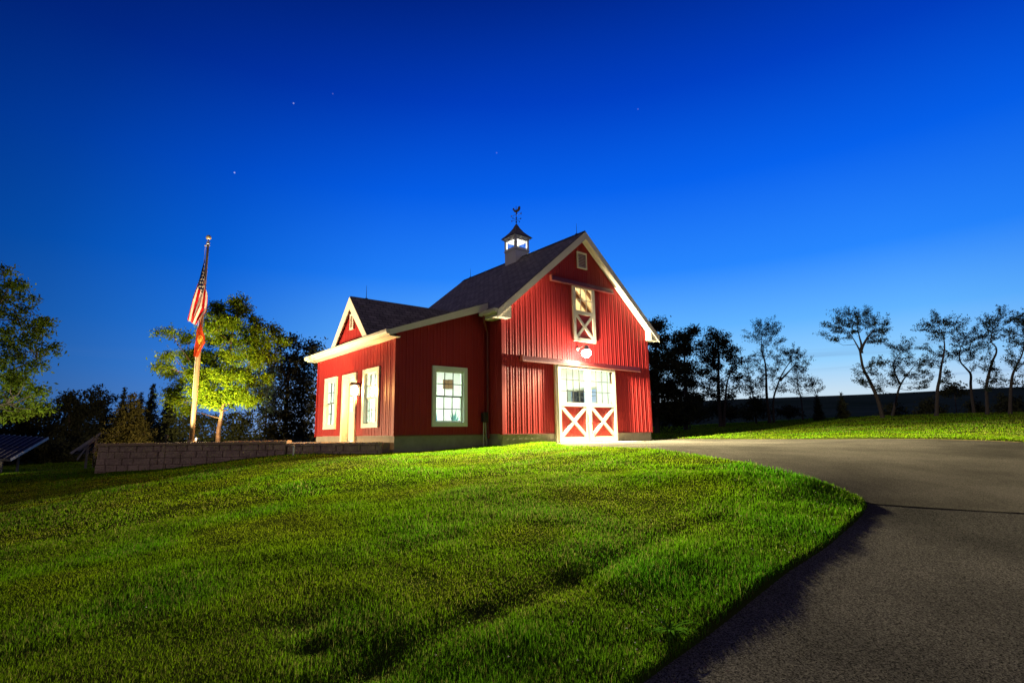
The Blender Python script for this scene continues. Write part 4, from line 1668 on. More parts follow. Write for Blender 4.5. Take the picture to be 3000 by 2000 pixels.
def leaf_mesh(name, c, size, rg, m, tint, parent, flat=.0, aspect=.42):
    n = len(c)
    a = rnd_unit(n, rg)
    a[:, 2] *= (1 - flat)
    a /= np.linalg.norm(a, axis=1)[:, None]
    h = rnd_unit(n, rg)
    b = np.cross(a, h)
    b /= np.linalg.norm(b, axis=1)[:, None] + 1e-9
    nn = np.cross(a, b)
    L_ = size * rg.uniform(.6, 1.35, n)[:, None]
    Wd = L_ * aspect
    v = np.stack([c - a * L_ * .5, c + b * Wd * .5 + a * L_ * .05 + nn * L_ * .08, c + a * L_ * .55, c - b * Wd * .5 + a * L_ * .05 + nn * L_ * .08], 1).reshape(-1, 3)
    f = np.arange(4 * n).reshape(-1, 4)
    return np_mesh(name, v, [f], m, parent, tint=np.repeat(tint, 4, 0))


def tints(n, rg, c1, c2):
    t = rg.random(n)[:, None]
    return (np.array(c1) * (1 - t) + np.array(c2) * t) * rg.uniform(.75, 1.25, n)[:, None]


def tree(label, D, trunks, clumps, leaf, seed, group=None, c1=(.035, .055, .02), c2=(.05, .08, .025), bark='drybark', r0=.16, dens=1.0, depth=.8, sub_sd=.30, base=None, name='tree', cat='tree', tw=1.0, tk=.72, streak=0.0):
    """trunks: pixel polylines (foot first); clumps: (px, py, rx, ry); everything gets real size at distance D"""
    rg = np.random.default_rng(seed)
    rr = random.Random(seed)
    mpp = D / F_PX
    ft = atd(trunks[0][0][0], trunks[0][0][1], D)
    g = gz(ft[0], ft[1]) if base is None else base
    th = thing(name, label, cat, (ft[0], ft[1], g), group)
    w = MB()
    nodes = []
    for k, tr in enumerate(trunks):
        pts = [atd(px, py, D) for px, py in tr]
        if k == 0 or tr[0][1] >= trunks[0][0][1] - 3:
            pts[0] = np.array((pts[0][0], pts[0][1], gz(pts[0][0], pts[0][1]) if base is None else base)) - (0, 0, .15)
        dj = np.cumsum(np.array([0] + [rr.uniform(-.12, .12) * np.linalg.norm(pts[i + 1] - pts[i]) for i in range(len(pts) - 1)]))
        pts = [p + HF * d for p, d in zip(pts, dj)]
        # finer, slightly crooked
        fine = catmull(pts, 4) if len(pts) > 2 else list(np.linspace(pts[0], pts[-1], 6))
        rad0 = r0 * tk * (1 if k == 0 else .72)
        rads = [max(rad0 * (1 - .82 * i / (len(fine) - 1)), .012) for i in range(len(fine))]
        rads[0] *= 1.35
        w.tube(fine, rads, 7)
        nodes += [(p, r) for p, r in zip(fine[2:], rads[2:])]
    leaves = []
    for (cx, cy, rx, ry) in clumps:
        rm = (rx + ry) / 2 * mpp
        cc = atd(cx, cy, D + rr.uniform(-.5, .5) * depth * 2.0 * max(rm, .8))
        # branch from a lower trunk point
        best = min(nodes, key=lambda q_: np.linalg.norm(q_[0] - cc) + (1.2 * max(0, q_[0][2] - cc[2] + .2)))
        p0, rb = best
        mid = (p0 + cc) / 2 + np.array((0, 0, -.06)) * np.linalg.norm(cc - p0) + rg.normal(size=3) * .05 * np.linalg.norm(cc - p0)
        brf = [p0, p0 * .6 + mid * .4 + rg.normal(size=3) * .03, mid, mid * .4 + cc * .6, cc]
        w.tube(brf, [max(rb * .42, .012), max(rb * .34, .011), max(rb * .26, .009), .008, .006], 5)
        area = math.pi * rx * ry * mpp * mpp
        nsub = max(4, int(area / (sub_sd * sub_sd * 2.2) * 3.0))
        sc_ = rnd_unit(nsub, rg) * (rg.uniform(.1, 1.25, nsub) ** .6)[:, None]
        subs = cc + HR * (sc_[:, :1] * rx * mpp) + HF * (sc_[:, 1:2] * rm * depth) + np.array((0, 0, 1.0)) * (sc_[:, 2:] * ry * mpp)
        for sbp in subs:
            if rr.random() < .75:
                m2 = (cc + sbp) / 2 + rg.normal(size=3) * .08 * sub_sd * 2
                w.tube([cc, m2, sbp], [.007 * tw, .006 * tw, .004 * tw], 4, cap=False)
            k = rr.uniform(.35, 1.5)
            nl = int(max(3, 1.6 * dens * k * (sub_sd ** 2) * 3.2 / (leaf * leaf * .5)))
            off_ = rg.normal(size=(nl, 3)) * sub_sd * np.array((.55, .55, .42)) * rr.uniform(.7, 1.15)
            if streak:
                od = sbp - p0
                od = od / (np.linalg.norm(od) + 1e-6) + np.array((0, 0, .25)) + rg.normal(size=3) * .3
                off_ = off_ * .55 + od * (rg.uniform(-.6, 1.0, nl)[:, None] * streak)
            leaves.append(sbp + off_)
    w.build('trunk', M[bark], th)
    c = np.concatenate(leaves)
    leaf_mesh('crown', c, leaf, rg, M['leaf'], tints(len(c), rg, c1, c2), th)
    return th


def conifer(label, px, ytop, ybase, wpx, D, seed, group=None, c1=(.03, .045, .02), c2=(.045, .065, .03), leaf=.16, dens=1.0, base=None, open_=.0):
    rg = np.random.default_rng(seed)
    mpp = D / F_PX
    ft = atd(px, ybase, D)
    g = gz(ft[0], ft[1]) if base is None else base
    top = atd(px, ytop, D)
    th = thing('conifer', label, 'tree', (ft[0], ft[1], g), group)
    H = top[2] - g
    w = MB()
    w.tube([(ft[0], ft[1], g - .1), (ft[0], ft[1], g + H * .5), (ft[0], ft[1], g + H * .98)], [.05 * H / 3 + .02, .03 * H / 3 + .01, .006], 7)
    rmax = wpx * mpp / 2
    L_ = []
    nl = int(H / .16) + 6
    for i in range(nl):
        f = (i + rg.random() * .6) / nl
        z = g + H * (.05 + .95 * f)
        rad = rmax * (1 - f) ** .75 * rg.uniform(.75, 1.15)
        k = max(4, int(9 * (1 - f) + 3))
        for j in range(k):
            if rg.random() < open_:
                continue
            a = rg.uniform(0, 2 * math.pi)
            tip = np.array((ft[0] + math.cos(a) * rad, ft[1] + math.sin(a) * rad, z - .18 * rad + rg.normal() * .05))
            root = np.array((ft[0], ft[1], z))
            if rad > .15:
                w.tube([root, tip], [.012, .004], 4, cap=False)
            m_ = max(3, int(dens * rad / leaf * 9))
            s = rg.uniform(.15, 1.05, m_)[:, None]
            L_.append(root * (1 - s) + tip * s + rg.normal(size=(m_, 3)) * (.05 + .10 * rad))
    L_.append(np.array((ft[0], ft[1], g + H)) - np.stack([rg.normal(size=14) * .03, rg.normal(size=14) * .03, rg.uniform(0, .35, 14)], 1))
    c = np.concatenate(L_)
    w.build('trunk', M['drybark'], th)
    leaf_mesh('crown', c, leaf, rg, M['leaf'], tints(len(c), rg, c1, c2), th, aspect=.32)
    return th


z1 = lambda x, y: (1880 + x / 3.92, 880 + y / 3.92)
z2 = lambda x, y: (2400 + x / 3.92, 880 + y / 3.92)
zc = lambda f, lst: [(*f(a, b), c / 3.92, d / 3.92) for a, b, c, d in lst]
zt_ = lambda f, lst: [f(a, b) for a, b in lst]
GR = 'trees along the field edge right of the barn'
DK1, DK2 = (.030, .034, .022), (.045, .05, .03)
SL1, SL2 = (.030, .045, .030), (.045, .065, .04)

# right of the barn, nearest first
tree('dense dark tree hard against the barn\'s right eave', 30, [zt_(z1, [(170, 1440), (175, 1000), (160, 600), (140, 300)])],
     zc(z1, [(130, 300, 60, 70), (200, 320, 60, 80), (60, 480, 120, 110), (230, 470, 110, 90), (150, 640, 150, 110), (320, 620, 90, 80), (100, 820, 160, 120), (310, 800, 150, 120), (150, 1010, 170, 120), (350, 1000, 150, 120), (120, 1200, 170, 110), (330, 1200, 170, 110), (480, 1240, 120, 100), (230, 1350, 230, 70), (440, 1350, 150, 60)]),
     .15, 101, GR, DK1, DK2, dens=2.6, r0=.2, sub_sd=.42)
tree('dark bushy tree second from the barn, with two knobs at its top', 33, [zt_(z1, [(500, 1380), (490, 1000), (480, 700), (490, 480)])],
     zc(z1, [(500, 390, 60, 55), (585, 385, 50, 50), (420, 450, 70, 60), (520, 480, 110, 80), (430, 560, 90, 80), (540, 590, 70, 60), (470, 720, 110, 90), (520, 860, 90, 90), (600, 950, 80, 80), (480, 1030, 120, 90), (560, 1150, 130, 80), (620, 1260, 140, 70)]),
     .15, 102, GR, DK1, DK2, dens=2.2, r0=.17, sub_sd=.40)
tree('tall full-crowned tree with sky gaps, third from the barn', 36, [zt_(z1, [(905, 1350), (900, 1100), (895, 850), (900, 600), (890, 450)]), zt_(z1, [(930, 1345), (960, 1000), (1010, 800)])],
     zc(z1, [(830, 370, 140, 50), (890, 440, 150, 70), (740, 490, 90, 60), (960, 520, 110, 70), (800, 560, 140, 70), (680, 600, 80, 60), (1030, 580, 90, 60), (900, 650, 140, 70), (740, 690, 110, 60), (1070, 690, 100, 60), (660, 760, 70, 50), (860, 770, 130, 60), (1010, 790, 110, 60), (720, 850, 110, 50), (900, 900, 130, 50), (1080, 870, 80, 60), (690, 970, 100, 50), (860, 1010, 100, 45), (1060, 1000, 90, 50), (780, 1080, 110, 45), (1020, 1100, 90, 40)]),
     .15, 103, GR, DK1, DK2, dens=1.35, r0=.2, sub_sd=.36)
tree('short spindly tree between the full-crowned tree and the forked tree', 38, [zt_(z1, [(1310, 1330), (1300, 1130), (1270, 950), (1240, 760)])],
     zc(z1, [(1250, 690, 50, 50), (1210, 780, 60, 60), (1230, 870, 70, 60), (1200, 970, 70, 60), (1300, 930, 50, 60), (1330, 1000, 60, 60), (1250, 1050, 80, 50), (1330, 1090, 60, 50), (1370, 930, 40, 40)]),
     .10, 104, GR, SL1, SL2, streak=.34, dens=.65, r0=.09, sub_sd=.32)
tree('forked slender tree with two tall stems and a high tufted crown', 37, [zt_(z1, [(1465, 1330), (1450, 1100), (1440, 900), (1435, 720), (1405, 560), (1400, 400)]), zt_(z1, [(1512, 1330), (1520, 1150), (1570, 960), (1620, 830), (1700, 700), (1730, 600)]), zt_(z1, [(1590, 920), (1680, 820), (1760, 730)])],
     zc(z1, [(1420, 280, 100, 50), (1500, 290, 60, 60), (1320, 310, 60, 50), (1400, 370, 120, 60), (1250, 400, 60, 30), (1520, 380, 60, 60), (1330, 460, 80, 50), (1450, 470, 90, 60), (1560, 480, 40, 50), (1400, 560, 70, 40), (1350, 640, 60, 50), (1480, 620, 60, 50), (1330, 740, 50, 50), (1480, 770, 90, 70), (1400, 830, 70, 60), (1530, 870, 60, 50), (1380, 960, 50, 50), (1720, 560, 90, 50), (1620, 590, 90, 60), (1800, 620, 70, 50), (1700, 650, 100, 60), (1860, 690, 50, 40), (1780, 720, 80, 50), (1590, 690, 70, 60), (1820, 790, 60, 50), (1640, 970, 60, 40), (1520, 1000, 60, 50), (1600, 1030, 60, 40)]),
     .10, 105, GR, SL1, SL2, streak=.34, dens=.60, r0=.15, sub_sd=.30)
tree('small sparse tree between the forked tree and two little conifers', 38, [zt_(z1, [(1842, 1290), (1840, 1150), (1810, 1000), (1790, 850), (1770, 770)])],
     zc(z1, [(1770, 780, 40, 40), (1800, 830, 60, 50), (1720, 890, 60, 50), (1850, 900, 80, 50), (1950, 920, 60, 40), (1780, 960, 80, 50), (1900, 980, 80, 45), (2000, 950, 50, 30), (1740, 1050, 60, 40), (1950, 1040, 80, 35), (2020, 1040, 40, 25), (1830, 1060, 60, 40)]),
     .10, 106, GR, SL1, SL2, streak=.34, dens=.55, r0=.07, sub_sd=.28)
conifer('small dark conifer, left one of the pair at the field edge', 2398, 1156, 1207, 30, 36, 201, 'pair of small conifers at the field edge', DK1, DK2, .16)
conifer('small dark conifer, right one of the pair at the field edge', 2469, 1150, 1207, 32, 36, 202, 'pair of small conifers at the field edge', DK1, DK2, .16)
tree('tall leaning tree with a broad umbrella crown, standing apart', 34, [zt_(z2, [(725, 1290), (660, 1130), (570, 920), (510, 780), (485, 640), (470, 570), (420, 480), (360, 390)]), zt_(z2, [(485, 600), (492, 500), (470, 400), (440, 260)]), zt_(z2, [(480, 560), (560, 420), (640, 330)])],
     zc(z2, [(400, 140, 80, 50), (300, 190, 90, 60), (480, 170, 80, 50), (580, 150, 60, 60), (200, 230, 60, 60), (400, 260, 120, 60), (540, 260, 100, 60), (650, 250, 90, 60), (760, 270, 60, 35), (110, 300, 60, 50), (260, 320, 100, 50), (470, 340, 110, 50), (620, 360, 100, 60), (720, 360, 60, 50), (90, 400, 60, 35), (170, 460, 80, 45), (340, 400, 60, 40), (600, 460, 80, 60), (700, 470, 80, 50), (640, 720, 80, 50), (720, 730, 40, 25), (590, 780, 50, 40), (450, 800, 60, 50), (490, 900, 50, 60), (660, 860, 70, 45), (500, 960, 40, 30)]),
     .10, 107, GR, SL1, SL2, streak=.34, dens=.85, r0=.17, sub_sd=.28)
tree('bushy many-branched tree right of the leaning umbrella tree', 36, [zt_(z2, [(825, 1270), (880, 1080), (930, 960), (1010, 850), (1100, 740)]), zt_(z2, [(930, 960), (860, 820), (850, 700), (930, 580)])],
     zc(z2, [(1010, 510, 50, 50), (860, 530, 50, 50), (940, 570, 80, 50), (900, 650, 70, 50), (1030, 610, 50, 50), (850, 760, 70, 70), (970, 700, 90, 50), (1100, 740, 60, 60), (850, 850, 80, 60), (980, 820, 90, 60), (1180, 800, 80, 60), (1090, 870, 70, 60), (880, 940, 80, 50), (1220, 910, 80, 70), (1150, 990, 90, 50), (760, 970, 80, 40), (720, 1030, 60, 30)]),
     .10, 108, GR, SL1, SL2, streak=.34, dens=.70, r0=.12, sub_sd=.30)
tree('tall straight-stemmed tree with a layered crown, first of the far right group', 33, [zt_(z2, [(1335, 1260), (1345, 1050), (1370, 900), (1390, 760), (1410, 600), (1412, 480), (1390, 340)])],
     zc(z2, [(1340, 170, 60, 50), (1240, 280, 90, 40), (1350, 260, 100, 60), (1480, 250, 80, 50), (1590, 260, 80, 50), (1190, 340, 60, 50), (1330, 340, 100, 50), (1460, 350, 100, 60), (1580, 340, 70, 50), (1400, 430, 90, 40), (1240, 560, 80, 40), (1340, 600, 70, 50), (1290, 680, 80, 45), (1450, 640, 60, 60), (1230, 740, 70, 40), (1500, 830, 80, 50), (1450, 900, 60, 40), (1340, 720, 60, 40)]),
     .10, 109, GR, SL1, SL2, streak=.34, dens=.75, r0=.15, sub_sd=.28)
tree('elbow-stemmed tree whose crown leans over to the left', 35, [zt_(z2, [(1772, 1250), (1768, 1000), (1765, 850), (1720, 780), (1640, 690), (1640, 560), (1680, 460)])],
     zc(z2, [(1800, 370, 90, 50), (1690, 400, 80, 50), (1880, 420, 70, 50), (1600, 470, 90, 60), (1720, 480, 110, 50), (1840, 510, 90, 50), (1600, 570, 90, 50), (1720, 590, 90, 50), (1530, 630, 70, 50), (1640, 660, 80, 45), (1770, 650, 80, 40), (1780, 780, 50, 35), (1920, 560, 60, 40)]),
     .10, 110, GR, SL1, SL2, streak=.34, dens=.75, r0=.13, sub_sd=.28)
tree('S-curved slim tree, second from the right edge', 32, [zt_(z2, [(1925, 1270), (1945, 1000), (1965, 830), (2020, 690), (2060, 600), (2055, 530), (2000, 460), (2010, 330)])],
     zc(z2, [(2010, 190, 80, 50), (2130, 170, 80, 45), (1930, 260, 80, 50), (2060, 260, 90, 50), (2180, 250, 60, 50), (1970, 350, 90, 50), (2090, 350, 80, 50), (2010, 430, 80, 35), (1970, 700, 70, 40), (1900, 760, 60, 40), (2020, 770, 50, 35), (1960, 920, 80, 60), (2060, 900, 80, 50), (2110, 960, 60, 50), (1930, 1010, 60, 40)]),
     .10, 111, GR, SL1, SL2, streak=.34, dens=.75, r0=.13, sub_sd=.28)
tree('rightmost leaning tree, its crown cut by the picture edge', 31, [zt_(z2, [(2180, 1270), (2200, 1000), (2230, 840), (2290, 720), (2350, 600), (2400, 420)])],
     zc(z2, [(2330, 220, 70, 60), (2260, 240, 60, 50), (2250, 400, 80, 50), (2340, 350, 70, 60), (2200, 490, 60, 40), (2310, 480, 80, 60), (2230, 640, 70, 60), (2190, 720, 60, 40), (2300, 760, 60, 50), (2330, 880, 60, 60), (2290, 960, 70, 50), (2420, 300, 90, 110), (2450, 520, 90, 110), (2400, 700, 60, 70)]),
     .10, 112, GR, SL1, SL2, streak=.34, dens=.8, r0=.13, sub_sd=.28)
# undergrowth below them
GB = 'dark shrubs along the field edge'
for i, (px, py, rx, ry, D, lb) in enumerate([
        (2020, 1190, 70, 40, 34, 'broad dark shrub at the foot of the trees beside the barn'),
        (2120, 1195, 60, 28, 37, 'low dark shrub under the full-crowned tree'),
        (2215, 1190, 50, 32, 38, 'dark shrub left of the forked tree\'s foot'),
        (2310, 1203, 45, 16, 39, 'flat dark shrub right of the forked tree\'s foot'),
        (2620, 1198, 40, 18, 37, 'low dark shrub at the foot of the bushy many-branched tree'),
        (2725, 1190, 45, 24, 36, 'rounded dark shrub left of the straight-stemmed tree\'s foot'),
        (2795, 1140, 45, 20, 39, 'dark shrub on the skyline behind the elbow-stemmed tree'),
        (2860, 1192, 40, 20, 36, 'low dark shrub right of the elbow-stemmed tree\'s foot'),
        (2960, 1180, 55, 28, 34, 'dark shrub at the right picture edge under the rightmost tree')]):
    tree(lb, D, [[(px, py + ry + 4), (px, py), (px + 3, py - ry * .5)]],
         [(px - rx * .5, py + ry * .3, rx * .5, ry * .7), (px + rx * .45, py + ry * .3, rx * .5, ry * .65), (px, py, rx * .55, ry * .9), (px - rx * .2, py - ry * .3, rx * .4, ry * .6), (px, py + ry * .7, rx, ry * .4)],
         .18, 300 + i, GB, DK1, DK2, dens=1.0, r0=.05, sub_sd=.30, name='shrub', cat='shrub')

# left of the barn
GL = 'dark trees behind the patio on the left'
tree('big dark tree close behind the barn\'s left end', 27, [[(835, 1300), (838, 1200), (845, 1110), (850, 1040)]],
     [(905, 1012, 40, 20), (860, 1010, 45, 22), (925, 1050, 30, 40), (810, 1035, 40, 24), (870, 1055, 60, 35), (780, 1070, 38, 26), (830, 1090, 50, 34), (900, 1100, 45, 40), (860, 1140, 55, 36), (800, 1150, 40, 34), (910, 1160, 40, 40), (870, 1195, 55, 36), (820, 1215, 45, 34), (905, 1225, 40, 40), (860, 1255, 60, 32), (800, 1262, 45, 28), (910, 1275, 40, 24)],
     .17, 401, GL, (.04, .043, .03), (.06, .06, .035), dens=1.2, r0=.2, sub_sd=.36)
tree('blue-green open tree between the lit tree and the big dark tree', 24, [[(772, 1298), (775, 1230), (778, 1180), (785, 1110)]],
     [(785, 1090, 30, 22), (760, 1120, 26, 22), (800, 1130, 28, 24), (770, 1155, 36, 22), (805, 1175, 28, 20), (755, 1185, 30, 20), (785, 1205, 34, 16)],
     .13, 402, GL, (.05, .09, .07), (.07, .11, .09), dens=.75, r0=.07, sub_sd=.24)
tree('dark thicket behind the lit tree trunk', 23, [[(560, 1300), (562, 1260), (565, 1230)]],
     [(530, 1225, 40, 30), (590, 1235, 50, 30), (660, 1235, 45, 30), (720, 1240, 40, 30), (540, 1270, 50, 25), (620, 1275, 60, 25), (700, 1275, 60, 25), (760, 1270, 40, 25)],
     .15, 403, GL, (.035, .045, .018), (.05, .06, .022), dens=1.1, r0=.05, sub_sd=.30, name='shrub', cat='shrub')
for i, (px, py, rx, ry, D, lb) in enumerate([
        (20, 1255, 60, 75, 37, 'dark rounded tree behind the far left solar array'),
        (110, 1250, 62, 70, 38, 'dark rounded tree between the far left foreground tree and the highest dark crown'),
        (205, 1235, 58, 92, 37, 'highest dark rounded tree left of the lit conifer'),
        (285, 1235, 48, 95, 38, 'dark rounded tree directly behind the lit conifer\'s left edge')]):
    tree(lb, D, [[(px, py + ry + 8), (px + 2, py), (px - 2, py - ry * .6)]],
         [(px + a * rx, py + b * ry, rx * .55, ry * .34) for a, b in ((0, -.75), (-.4, -.55), (.4, -.5), (-.6, -.15), (.1, -.2), (.6, -.1), (-.5, .25), (.05, .2), (.55, .3), (-.5, .65), (.1, .6), (.55, .7), (-.1, .95))],
         .22, 410 + i, GL, (.022, .026, .016), (.032, .036, .022), dens=1.15, r0=.16, sub_sd=.45)
for i, (px, yt, w_, lb) in enumerate([
        (347, 1136, 60, 'dark pointed conifer behind the lit conifer\'s top'),
        (398, 1150, 55, 'dark pointed conifer just right of the lit conifer'),
        (432, 1124, 75, 'tallest dark pointed conifer left of the flagpole'),
        (482, 1138, 70, 'dark pointed conifer behind the flagpole')]):
    conifer(lb, px, yt, 1308, w_, 34, 430 + i, 'row of dark conifers left of the flagpole', (.022, .028, .018), (.032, .04, .024), .2, 1.1)
for i, (px, py, rx, ry, D, lb) in enumerate([
        (30, 1320, 80, 34, 33, 'dark shrub mass behind the far left solar array'),
        (150, 1312, 80, 34, 34, 'dark shrub between the two solar arrays'),
        (250, 1308, 60, 34, 33, 'dark shrub behind the solar array beside the wall'),
        (440, 1285, 60, 26, 32, 'dark shrub behind the accent spotlight'),
        (500, 1280, 50, 26, 31, 'dark shrub behind the flagpole foot')]):
    tree(lb, D, [[(px, py + ry + 4), (px, py), (px + 3, py - ry * .5)]],
         [(px - rx * .5, py + ry * .3, rx * .5, ry * .7), (px + rx * .45, py + ry * .3, rx * .5, ry * .65), (px, py, rx * .55, ry * .9), (px, py + ry * .75, rx, ry * .5)],
         .18, 330 + i, 'dark shrubs under the left trees', (.022, .026, .016), (.032, .036, .022), dens=1.6, r0=.05, sub_sd=.36, name='shrub', cat='shrub')
conifer('broad olive conifer, faintly lit, behind the retaining wall\'s left end', 368, 1150, 1318, 165, 19.5, 440, None, (.045, .042, .012), (.062, .056, .016), .11, 1.7)

lit = tree('yellow-green tree lit from below with pale peeling trunk, behind the flagpole', 18.6, [[(639, 1298), (639, 1262), (644, 1232), (650, 1205), (655, 1160), (665, 1090), (680, 1000), (690, 930)], [(650, 1205), (620, 1150), (590, 1100)], [(655, 1175), (700, 1120), (740, 1060), (760, 1010)]],
     [(640, 895, 16, 14), (700, 890, 18, 16), (650, 920, 36, 22), (712, 915, 36, 24), (680, 950, 50, 26), (620, 960, 38, 24), (745, 955, 36, 24), (640, 1000, 50, 28), (710, 1000, 50, 28), (770, 990, 30, 22), (808, 975, 22, 14), (815, 1000, 20, 12), (500, 975, 28, 10), (545, 985, 34, 14), (505, 1043, 30, 10), (550, 1040, 40, 18), (590, 1045, 44, 26), (660, 1050, 56, 30), (730, 1050, 48, 28), (785, 1045, 34, 24), (485, 1075, 22, 7), (520, 1090, 34, 16), (575, 1095, 44, 26), (640, 1100, 54, 30), (700, 1105, 50, 28), (752, 1110, 34, 24), (530, 1135, 36, 20), (590, 1145, 44, 24), (650, 1150, 54, 26), (705, 1155, 46, 24), (555, 1175, 36, 16), (615, 1180, 40, 16), (680, 1185, 48, 16), (730, 1165, 30, 18), (505, 1160, 26, 16), (545, 1200, 28, 10)],
     .085, 501, None, (.055, .115, .006), (.14, .185, .008), 'palebark', r0=.105, dens=2.3, depth=1.0, sub_sd=.24, base=-.19)
lb_ = lit.location
t = thing('accent_spotlight', 'small uplight behind the retaining wall at the lit tree trunk', 'spotlight', (lb_[0] - .85, lb_[1] - 1.15, -.19))
lx, ly = lb_[0] - .85, lb_[1] - 1.15
b = MB()
b.tube([(lx, ly, -.2), (lx, ly, -.1)], .01, 6)
b.lathe((lx, ly, -.1), [(0, 0), (.035, .005), (.045, .10), (.045, .105)], 12, (.25, .35, .9))
b.build('head', M['dark'], t)
lamp('dormer_fill', 'POINT', (lx - .05, ly - .05, .02), 380, (1.0, .74, .40), t, falloff='Linear', shadow_soft_size=.03)  # added point light beside the uplight, brightens dormer, wall cap and conifer
lamp('tree_beam', 'SPOT', (lx + .04, ly + .05, .03), 4200, (1.0, .86, .34), t, smooth=3.5, target=(lb_[0] + .3, lb_[1], 2.3), spot_size=R(78), spot_blend=.6, shadow_soft_size=.04)

lt = tree('leafy foreground tree cut by the left picture edge', 11.5, [[(-190, 1480), (-180, 1300), (-150, 1150), (-90, 1020), (-40, 920)], [(-150, 1150), (-60, 1130), (40, 1080), (100, 1050)], [(-165, 1220), (-80, 1200), (20, 1180)]],
     [(10, 795, 22, 12), (28, 838, 36, 9), (60, 838, 14, 6), (20, 875, 44, 18), (75, 880, 38, 12), (40, 905, 50, 14), (15, 925, 40, 14), (75, 935, 44, 16), (128, 943, 36, 12), (95, 958, 40, 12), (30, 965, 46, 18), (120, 972, 34, 10), (60, 995, 44, 16), (20, 1010, 40, 18), (140, 1025, 28, 14), (75, 1030, 44, 14), (28, 1050, 46, 16), (95, 1070, 34, 14), (40, 1085, 50, 18), (15, 1115, 40, 20), (75, 1115, 44, 18), (115, 1145, 26, 16), (40, 1145, 50, 20), (85, 1165, 44, 16), (30, 1185, 46, 18), (125, 1195, 30, 10), (70, 1205, 40, 14), (15, 1220, 30, 14),
      (-60, 870, 60, 50), (-80, 960, 70, 60), (-90, 1060, 80, 60), (-70, 1160, 70, 50), (-150, 960, 70, 70), (-160, 1090, 80, 60)],
     .075, 601, None, (.045, .085, .008), (.085, .125, .014), 'drybark', r0=.10, dens=1.15, depth=1.0, sub_sd=.18)
ll = lt.location
lx, ly = atd(-60, 1400, 10.6)[:2]
lzv = gz(lx, ly)
t = thing('accent_spotlight', 'small uplight in the grass under the left edge foreground tree', 'spotlight', (lx, ly, lzv))
b = MB()
b.tube([(lx, ly, lzv - .05), (lx, ly, lzv + .15)], .01, 6)
b.lathe((lx, ly, lzv + .15), [(0, 0), (.035, .005), (.045, .10), (.045, .105)], 12, (0, .3, .9))
b.build('head', M['dark'], t)
tg = atd(20, 1060, 11.5)
lamp('left_tree_beam', 'SPOT', (lx, ly, lzv + .30), 560, (1.0, .86, .52), t, target=tuple(tg), spot_size=R(95), spot_blend=.7, shadow_soft_size=.04)

# ------------------------------------------------------------------ solar arrays on the left lawn


def solar(label, TR, TL, BR, posts, ncol, nrow, lip):
    TR, TL, BR = (np.array(p) for p in (TR, TL, BR))
    th = thing('solar_array', label, 'solar panels', tuple((TL + BR) / 2 * np.array((1, 1, 0)) + np.array((0, 0, gz(*((TL + BR) / 2)[:2])))), 'ground-mounted solar arrays')
    a, d = TL - TR, BR - TR
    n = np.cross(a, d)
    n /= np.linalg.norm(n)
    if n[2] < 0:
        n = -n
    p = MB()
    f = MB()
    for i in range(ncol):
        for j in range(nrow):
            o = TR + a * (i + .02) / ncol + d * (j + .02) / nrow
            p.obox(o, a * .96 / ncol, d * .96 / nrow, n * .03)
    for i in range(ncol + 1):
        o = TR + a * (i / ncol) - d * lip / np.linalg.norm(d)
        t_ = a / np.linalg.norm(a) * .022
        f.obox(o - t_ / 2 - n * .06, t_, d * (1 + lip / np.linalg.norm(d)), n * .10)
    for j in (0, 1):
        o = TR + d * j
        t_ = d / np.linalg.norm(d) * .04
        f.obox(o - t_ / 2 - n * .064, a, t_, n * .058)
    p.build('panel', M['solar'], th)
    f.build('panel_frame', M['silverline'], th)
    for (u, v_) in posts:
        q_ = TR + a * u + d * v_ - n * .06
        w = MB()
        w.bar((q_[0], q_[1], gz(q_[0], q_[1]) - .1), q_, .08, .08, (1, 0, 0))
        w.build('post', M['silverline'], th)
    for u in sorted({u for u, v_ in posts}):
        q0, q1 = TR + a * u + d * .15 - n * .09, TR + a * u + d * .85 - n * .09
        m0 = (q0 + q1) / 2
        w = MB()
        w.bar((q1[0], q1[1], gz(q1[0], q1[1]) + .35), m0, .05, .05, (1, 0, 0))
        w.build('brace', M['silverline'], th)
        w = MB()
        w.bar(q0, q1, .06, .06)
        w.build('rail', M['silverline'], th)


solar('dark blue tilted solar array with pale ribs, cut by the left picture edge', atd(140, 1283, 22.5), atd(-170, 1262, 24), atd(30, 1346, 20.4), [(.15, .3), (.15, .75), (.55, .3), (.55, .75), (.9, .5)], 20, 2, .05)
o2 = atd(207, 1327, 20.5)
t2 = atd(296, 1268, 21.5)
back_ = HF * 1.4 - HR * .05
solar('tilted solar array on slim posts half hidden by the retaining wall', t2, t2 + back_, o2, [(.02, .50), (.02, .22)], 6, 2, .02)

# ------------------------------------------------------------------ things seen through the glass


def inside(name, label, cat, px, py, Y, build, group=None):
    p = ony(px, py, Y)
    return p


def floor_thing(name, label, cat, x, y, parts):
    t = thing(name, label, cat, (x, y, -.30))
    for nm, mb, m in parts:
        mb.build(nm, m, t)
    return t


YI = 6.55
p0 = ony(1689, 1135, YI)
p1 = ony(1707, 1180, YI)
x0, x1 = p0[0] - .05, p1[0] + .12
a = MB()
a.box(x0, x1, YI, YI + .30, -.3, 2.3)
bq = MB()
for i in range(2):
    for j in range(5):
        u0 = x0 + .06 + i * (x1 - x0 - .06) / 2
        bq.box(u0, u0 + (x1 - x0 - .18) / 2, YI - .012, YI - .002, .45 + j * .36, .70 + j * .36)
floor_thing('cabinet', 'white cabinet with rows of dark square panes, seen through the left sliding door', 'cabinet', (x0 + x1) / 2, YI + .15, [('carcass', a, M['inwall']), ('pane', bq, M['greymetal'])])
